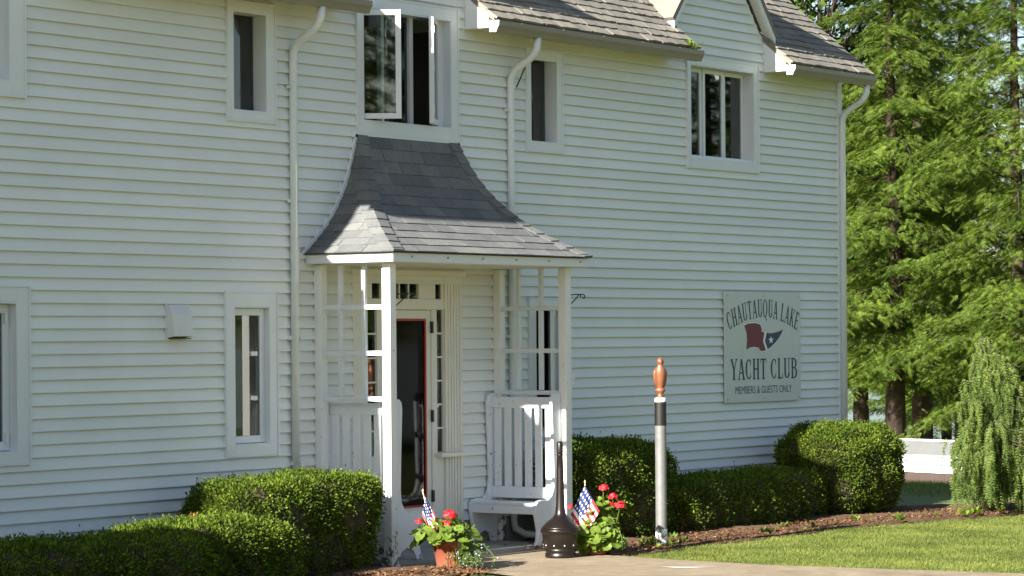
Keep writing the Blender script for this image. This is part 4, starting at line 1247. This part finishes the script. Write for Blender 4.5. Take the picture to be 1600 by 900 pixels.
hedge('long low yew hedge in deep shade below the club sign', 3.0, -.66, 1.62, .46, .55, 52000, 5)
hedge('large rounded yew bush at the corner of the clubhouse', 5.16, -.80, .76, .54, 1.0, 56000, 6, power=3.4)

# ------------------------------------------------------------------ conifers
def spray_template(n=7, L=1.0, wid=.36, lw=.07):
    vs = []; fs = []
    for k in range(n):
        s = (k + .4) / n; x = s * L; ln = wid * (1 - .75 * s) + .05; z_ = -.18 * s * s
        for sd in (-1, 1):
            o = len(vs); w_ = lw * (1 - .4 * s)
            vs += [(x - w_, 0, z_), (x + w_, 0, z_), (x + ln * .75, sd * ln, z_ - .06 - .1 * ln)]
            fs.append((o, o + 1, o + 2))
    o = len(vs); vs += [(L * .85, .03, -.13), (L * .85, -.03, -.13), (L * 1.08, 0, -.24)]; fs.append((o, o + 1, o + 2))
    return np.array(vs), np.array(fs)
def place_sprays(tmpl, pos, dirs, ups, size):
    tv, tf = tmpl; n = len(pos)
    dirs = dirs / np.linalg.norm(dirs, axis=1)[:, None]
    sd = np.cross(ups, dirs); sd /= np.linalg.norm(sd, axis=1)[:, None] + 1e-9; up = np.cross(dirs, sd)
    V = pos[:, None, :] + size[:, None, None] * (tv[None, :, 0:1] * dirs[:, None, :] + tv[None, :, 1:2] * sd[:, None, :] + tv[None, :, 2:3] * up[:, None, :])
    F = tf[None] + (np.arange(n) * len(tv))[:, None, None]
    return V.reshape(-1, 3), F.reshape(-1, 3)
def hemlock_parts(seed, Ht, R0, h0, nb, dens=1.0):
    rg = np.random.default_rng(seed)
    bm = MB()
    bm.tube([(0, 0, -.3), (.03, 0, Ht * .3), (-.04, .05, Ht * .6), (0, 0, Ht)], [Ht * .017, Ht * .011, Ht * .006, .02], 9)
    pos = []; dr = []; up = []; sz = []
    for i in range(nb):
        h = h0 + (Ht - h0 - .3) * ((i + rg.random()) / nb) ** 1.05
        f_ = (h - h0) / (Ht - h0); L = R0 * (1 - f_) ** .75 * rg.uniform(.65, 1.12) * (.8 if f_ < .06 else 1) + .25
        az = i * 2.399 + rg.normal(0, .35); d_ = np.array([math.cos(az), math.sin(az), 0]); rise = rg.uniform(-.12, .42)
        def bpt(s): return np.array([0, 0, h]) + d_ * L * s + np.array([0, 0, L * (rise * s - .42 * s * s)])
        bm.tube([bpt(s) for s in (0, .3, .6, .95)], [.035 * L / R0 + .008, .025 * L / R0 + .006, .014, .005], 5, cap=False)
        nt_ = int(15 * dens * L / 2.2) + 4
        for k in range(nt_):
            s = .08 + .92 * ((k + rg.random()) / nt_); b_ = bpt(s)
            for sd in (-1, 1):
                tl_ = (.28 + .62 * (1 - s)) * L * .42 * rg.uniform(.7, 1.2) + .12
                ta = az + sd * rg.uniform(.65, 1.15); td = np.array([math.cos(ta), math.sin(ta), rg.uniform(-.18, .12)])
                nsp = max(3, int(tl_ / .105 * dens))
                for q in range(nsp):
                    r_ = (q + .6) / nsp; p = b_ + td * tl_ * r_ + np.array([0, 0, -.22 * tl_ * r_ * r_]) + rg.normal(0, .06, 3)
                    a2 = ta + rg.normal(0, .8) ; pos.append(p); dr.append([math.cos(a2), math.sin(a2), -.18 - .35 * r_ + rg.normal(0, .18)])
                    up.append([rg.normal(0, .55), rg.normal(0, .55), 1]); sz.append(rg.uniform(.13, .27))
    for i in range(int(900 * dens)):
        h = rg.uniform(h0, Ht * .97); a2 = rg.uniform(0, 6.28); q = rg.uniform(.1, .55) * (1 - h / Ht * .6)
        pos.append([q * math.cos(a2), q * math.sin(a2), h]); dr.append([math.cos(a2), math.sin(a2), rg.uniform(-.6, .2)]); up.append([rg.normal(0, .5), rg.normal(0, .5), 1]); sz.append(rg.uniform(.2, .34))
    tm = spray_template()
    V, F = place_sprays(tm, np.array(pos), np.array(dr), np.array(up), np.array(sz))
    return bm, V, F
def hemlock(label, loc, seed, Ht, R0, h0, nb, dens=1.0, rz=0):
    t_ = thing('hemlock_tree', label, 'tree', loc, rz, 'hemlock trees by the lake')
    bm, V, F = hemlock_parts(seed, Ht, R0, h0, nb, dens)
    bm.build('trunk', 'bark', t_, smooth=True)
    np_mesh('crown', V, F, 'hemlock', t_)
    return t_
CX, CY = cam.location.x, cam.location.y
def at(px, depth):      # ground point seen in picture column px at this depth along the view axis
    l = (px - 800) / 4451 * depth
    return (CX + depth * math.cos(TH) + l * math.sin(TH), CY + depth * math.sin(TH) - l * math.cos(TH))
h1 = hemlock('tall sunlit hemlock standing next to the corner of the clubhouse', (*at(1398, 62), -.95), 21, 15, 2.7, 1.9, 96, 1.15)
h2 = hemlock('hemlock with its trunk right of the first one, above the white wall', (*at(1440, 65), -.95), 22, 16, 2.7, 2.2, 90, 1.15)
h3 = hemlock('hemlock at the right edge behind the weeping conifer', (*at(1592, 59), -.95), 23, 14, 2.9, 1.6, 90, 1.15)
def again(src, label, loc, rz, sc):
    c_ = copy_tree(src); c_.location = loc; c_.rotation_euler.z = rz; c_.scale = (sc,) * 3; c_['label'] = label
    return c_
again(h3, 'hemlock farther back between the two larger ones', (*at(1505, 70), -1.0), 1.2, 1.02)
again(h3, 'dark hemlock low behind the clubhouse corner', (*at(1345, 76), -1.0), 2.5, 1.0)
hedge('tall yew block added out of view on the left to shade the low hedges', -14.45, -1.25, .8, 1.0, 4.1, 16000, 12, leafs=(.06, .12))  # unseen yew, added and sized to cast shade on the low hedges
again(h3, 'short dark hemlock low behind the twin trunks', (*at(1408, 84), -1.6), 3.1, .72)
again(h3, 'short dark hemlock low behind the weeping conifer and the white wall', (*at(1478, 86), -1.6), .7, .74)
# the far side of the lawn and the drive, which the window panes mirror
for k, (x_, y_, s_) in enumerate([(-46, -27, 1.2), (-50, -35, 1.1), (-43, -41, 1.25), (-36, -46, 1.1), (28, -31, 1.2), (33, -29, 1.05), (38, -31, 1.25), (43, -29, 1.1), (48, -31, 1.2), (54, -30, 1.1), (60, -31, 1.2)]):
    again((h1, h2, h3)[k % 3], 'hemlock standing across the drive, seen only as a reflection in the window panes', (x_, y_, 0), k * 1.7, s_)['group'] = 'hemlocks across the drive'
def broadleaf(label, loc, seed, Ht, R0, nleaf):
    rg = np.random.default_rng(seed); t_ = thing('maple_tree', label, 'tree', loc)
    bm = MB(); bm.tube([(0, 0, -.3), (.1, 0, Ht * .3), (0, .1, Ht * .55), (0, 0, Ht * .9)], [.22, .17, .11, .03], 9)
    cl = []
    for k in range(80):
        a = rg.uniform(0, 6.28); h = Ht * rg.uniform(.35, 1.0); q = R0 * math.sqrt(max(.05, 1 - ((h / Ht - .65) / .4) ** 2)) * rg.uniform(.4, 1)
        c_ = np.array([q * math.cos(a), q * math.sin(a), h]); cl.append(c_)
        bm.tube([(0, 0, h * .75), tuple(c_ * np.array([.5, .5, .93])), tuple(c_)], [.035, .018, .005], 5, cap=False)
    bm.build('trunk', 'bark', t_, smooth=True)
    cl = np.array(cl); k = rg.integers(0, len(cl), nleaf)
    p = cl[k] + rg.normal(0, .42, (nleaf, 3)) * np.array([1.2, 1.2, .8])
    V, F = scatter_quads(nleaf, p[:, 0], p[:, 1], p[:, 2], .09, .19, .6, .7)
    np_mesh('crown', V, F, 'maple', t_, 4)
broadleaf('loose leafy tree against the sky above the right end of the roof', (*at(1285, 72), -.95), 5, 13.5, 3.8, 42000)

# weeping conifer
def weeping(label, loc, seed):
    rg = np.random.default_rng(seed); t_ = thing('weeping_conifer', label, 'tree', loc)
    bm = MB(); bm.tube([(0, 0, -.05), (.04, -.03, .6), (-.02, .02, 1.2), (-.06, .08, 1.95)], [.055, .045, .032, .01], 8)
    pos = []; dr = []; up = []; sz = []
    for i in range(190):
        h = rg.uniform(.55, 1.93); f_ = (1.95 - h) / 1.4; az = rg.uniform(0, 6.28)
        L = (.05 + .66 * f_ ** .8) * rg.uniform(.15, 1.2)
        bias = np.array(rel(.8 * f_ * rg.random() ** 1.5)) * 1.0
        p0 = np.array([-.03, .03, h]); e = p0 + np.array([L * math.cos(az) + bias[0], L * math.sin(az) + bias[1], .05 * L])
        bm.tube([p0, (p0 + e) / 2 + np.array([0, 0, .07]), e], [.007, .005, .003], 4, cap=False)
        for b_ in range(4):
            s = rg.uniform(.45, 1); q0 = p0 + (e - p0) * s + np.array([0, 0, .05])
            ln = min(q0[2] - rg.uniform(.03, .25), rg.uniform(.2, .8)); n_ = int(ln / .032)
            drift = rg.normal(0, .05, 2)
            for k in range(n_):
                r_ = k / n_; p = q0 + np.array([drift[0] * r_, drift[1] * r_, -ln * r_]) + rg.normal(0, .008, 3)
                a = rg.uniform(0, 6.28); pos.append(p); dr.append([.32 * math.cos(a), .32 * math.sin(a), -1]); up.append([math.cos(a + 1.3), math.sin(a + 1.3), .3]); sz.append(rg.uniform(.075, .14))
    bm.build('trunk', 'twig', t_, smooth=True)
    V, F = place_sprays(spray_template(4, 1.0, .30, .09), np.array(pos), np.array(dr), np.array(up), np.array(sz))
    np_mesh('crown', V, F, 'weeping_green', t_)
weeping('small weeping conifer with hanging curtains of foliage at the right end of the bed', (6.16, -2.14, 0), 4)
# low sprawling conifer between the corner bush and the white wall
# ------------------------------------------------------------------ low white wall beyond the house
a_, b_ = Vector((*at(1385, 57), 0)), Vector((*at(1640, 53.5), 0))
dv = (b_ - a_); ln = dv.length; ang = math.atan2(dv.y, dv.x)
ww = thing('low_wall', 'long low white wall with a grey upper band beyond the shaded grass', 'wall', (a_.x, a_.y, -.86), ang)
MB().box(0, ln, 0, .3, -.15, .14).build('base', 'dark_base', ww)
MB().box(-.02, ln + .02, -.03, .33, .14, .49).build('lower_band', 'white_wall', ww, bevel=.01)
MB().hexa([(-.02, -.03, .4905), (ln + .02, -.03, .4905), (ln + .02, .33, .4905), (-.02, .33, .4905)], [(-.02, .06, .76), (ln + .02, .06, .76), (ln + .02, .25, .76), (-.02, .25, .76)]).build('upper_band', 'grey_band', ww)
MB().box(-.03, ln + .03, .045, .265, .7605, .79).build('coping', 'white_wall', ww, bevel=.006)
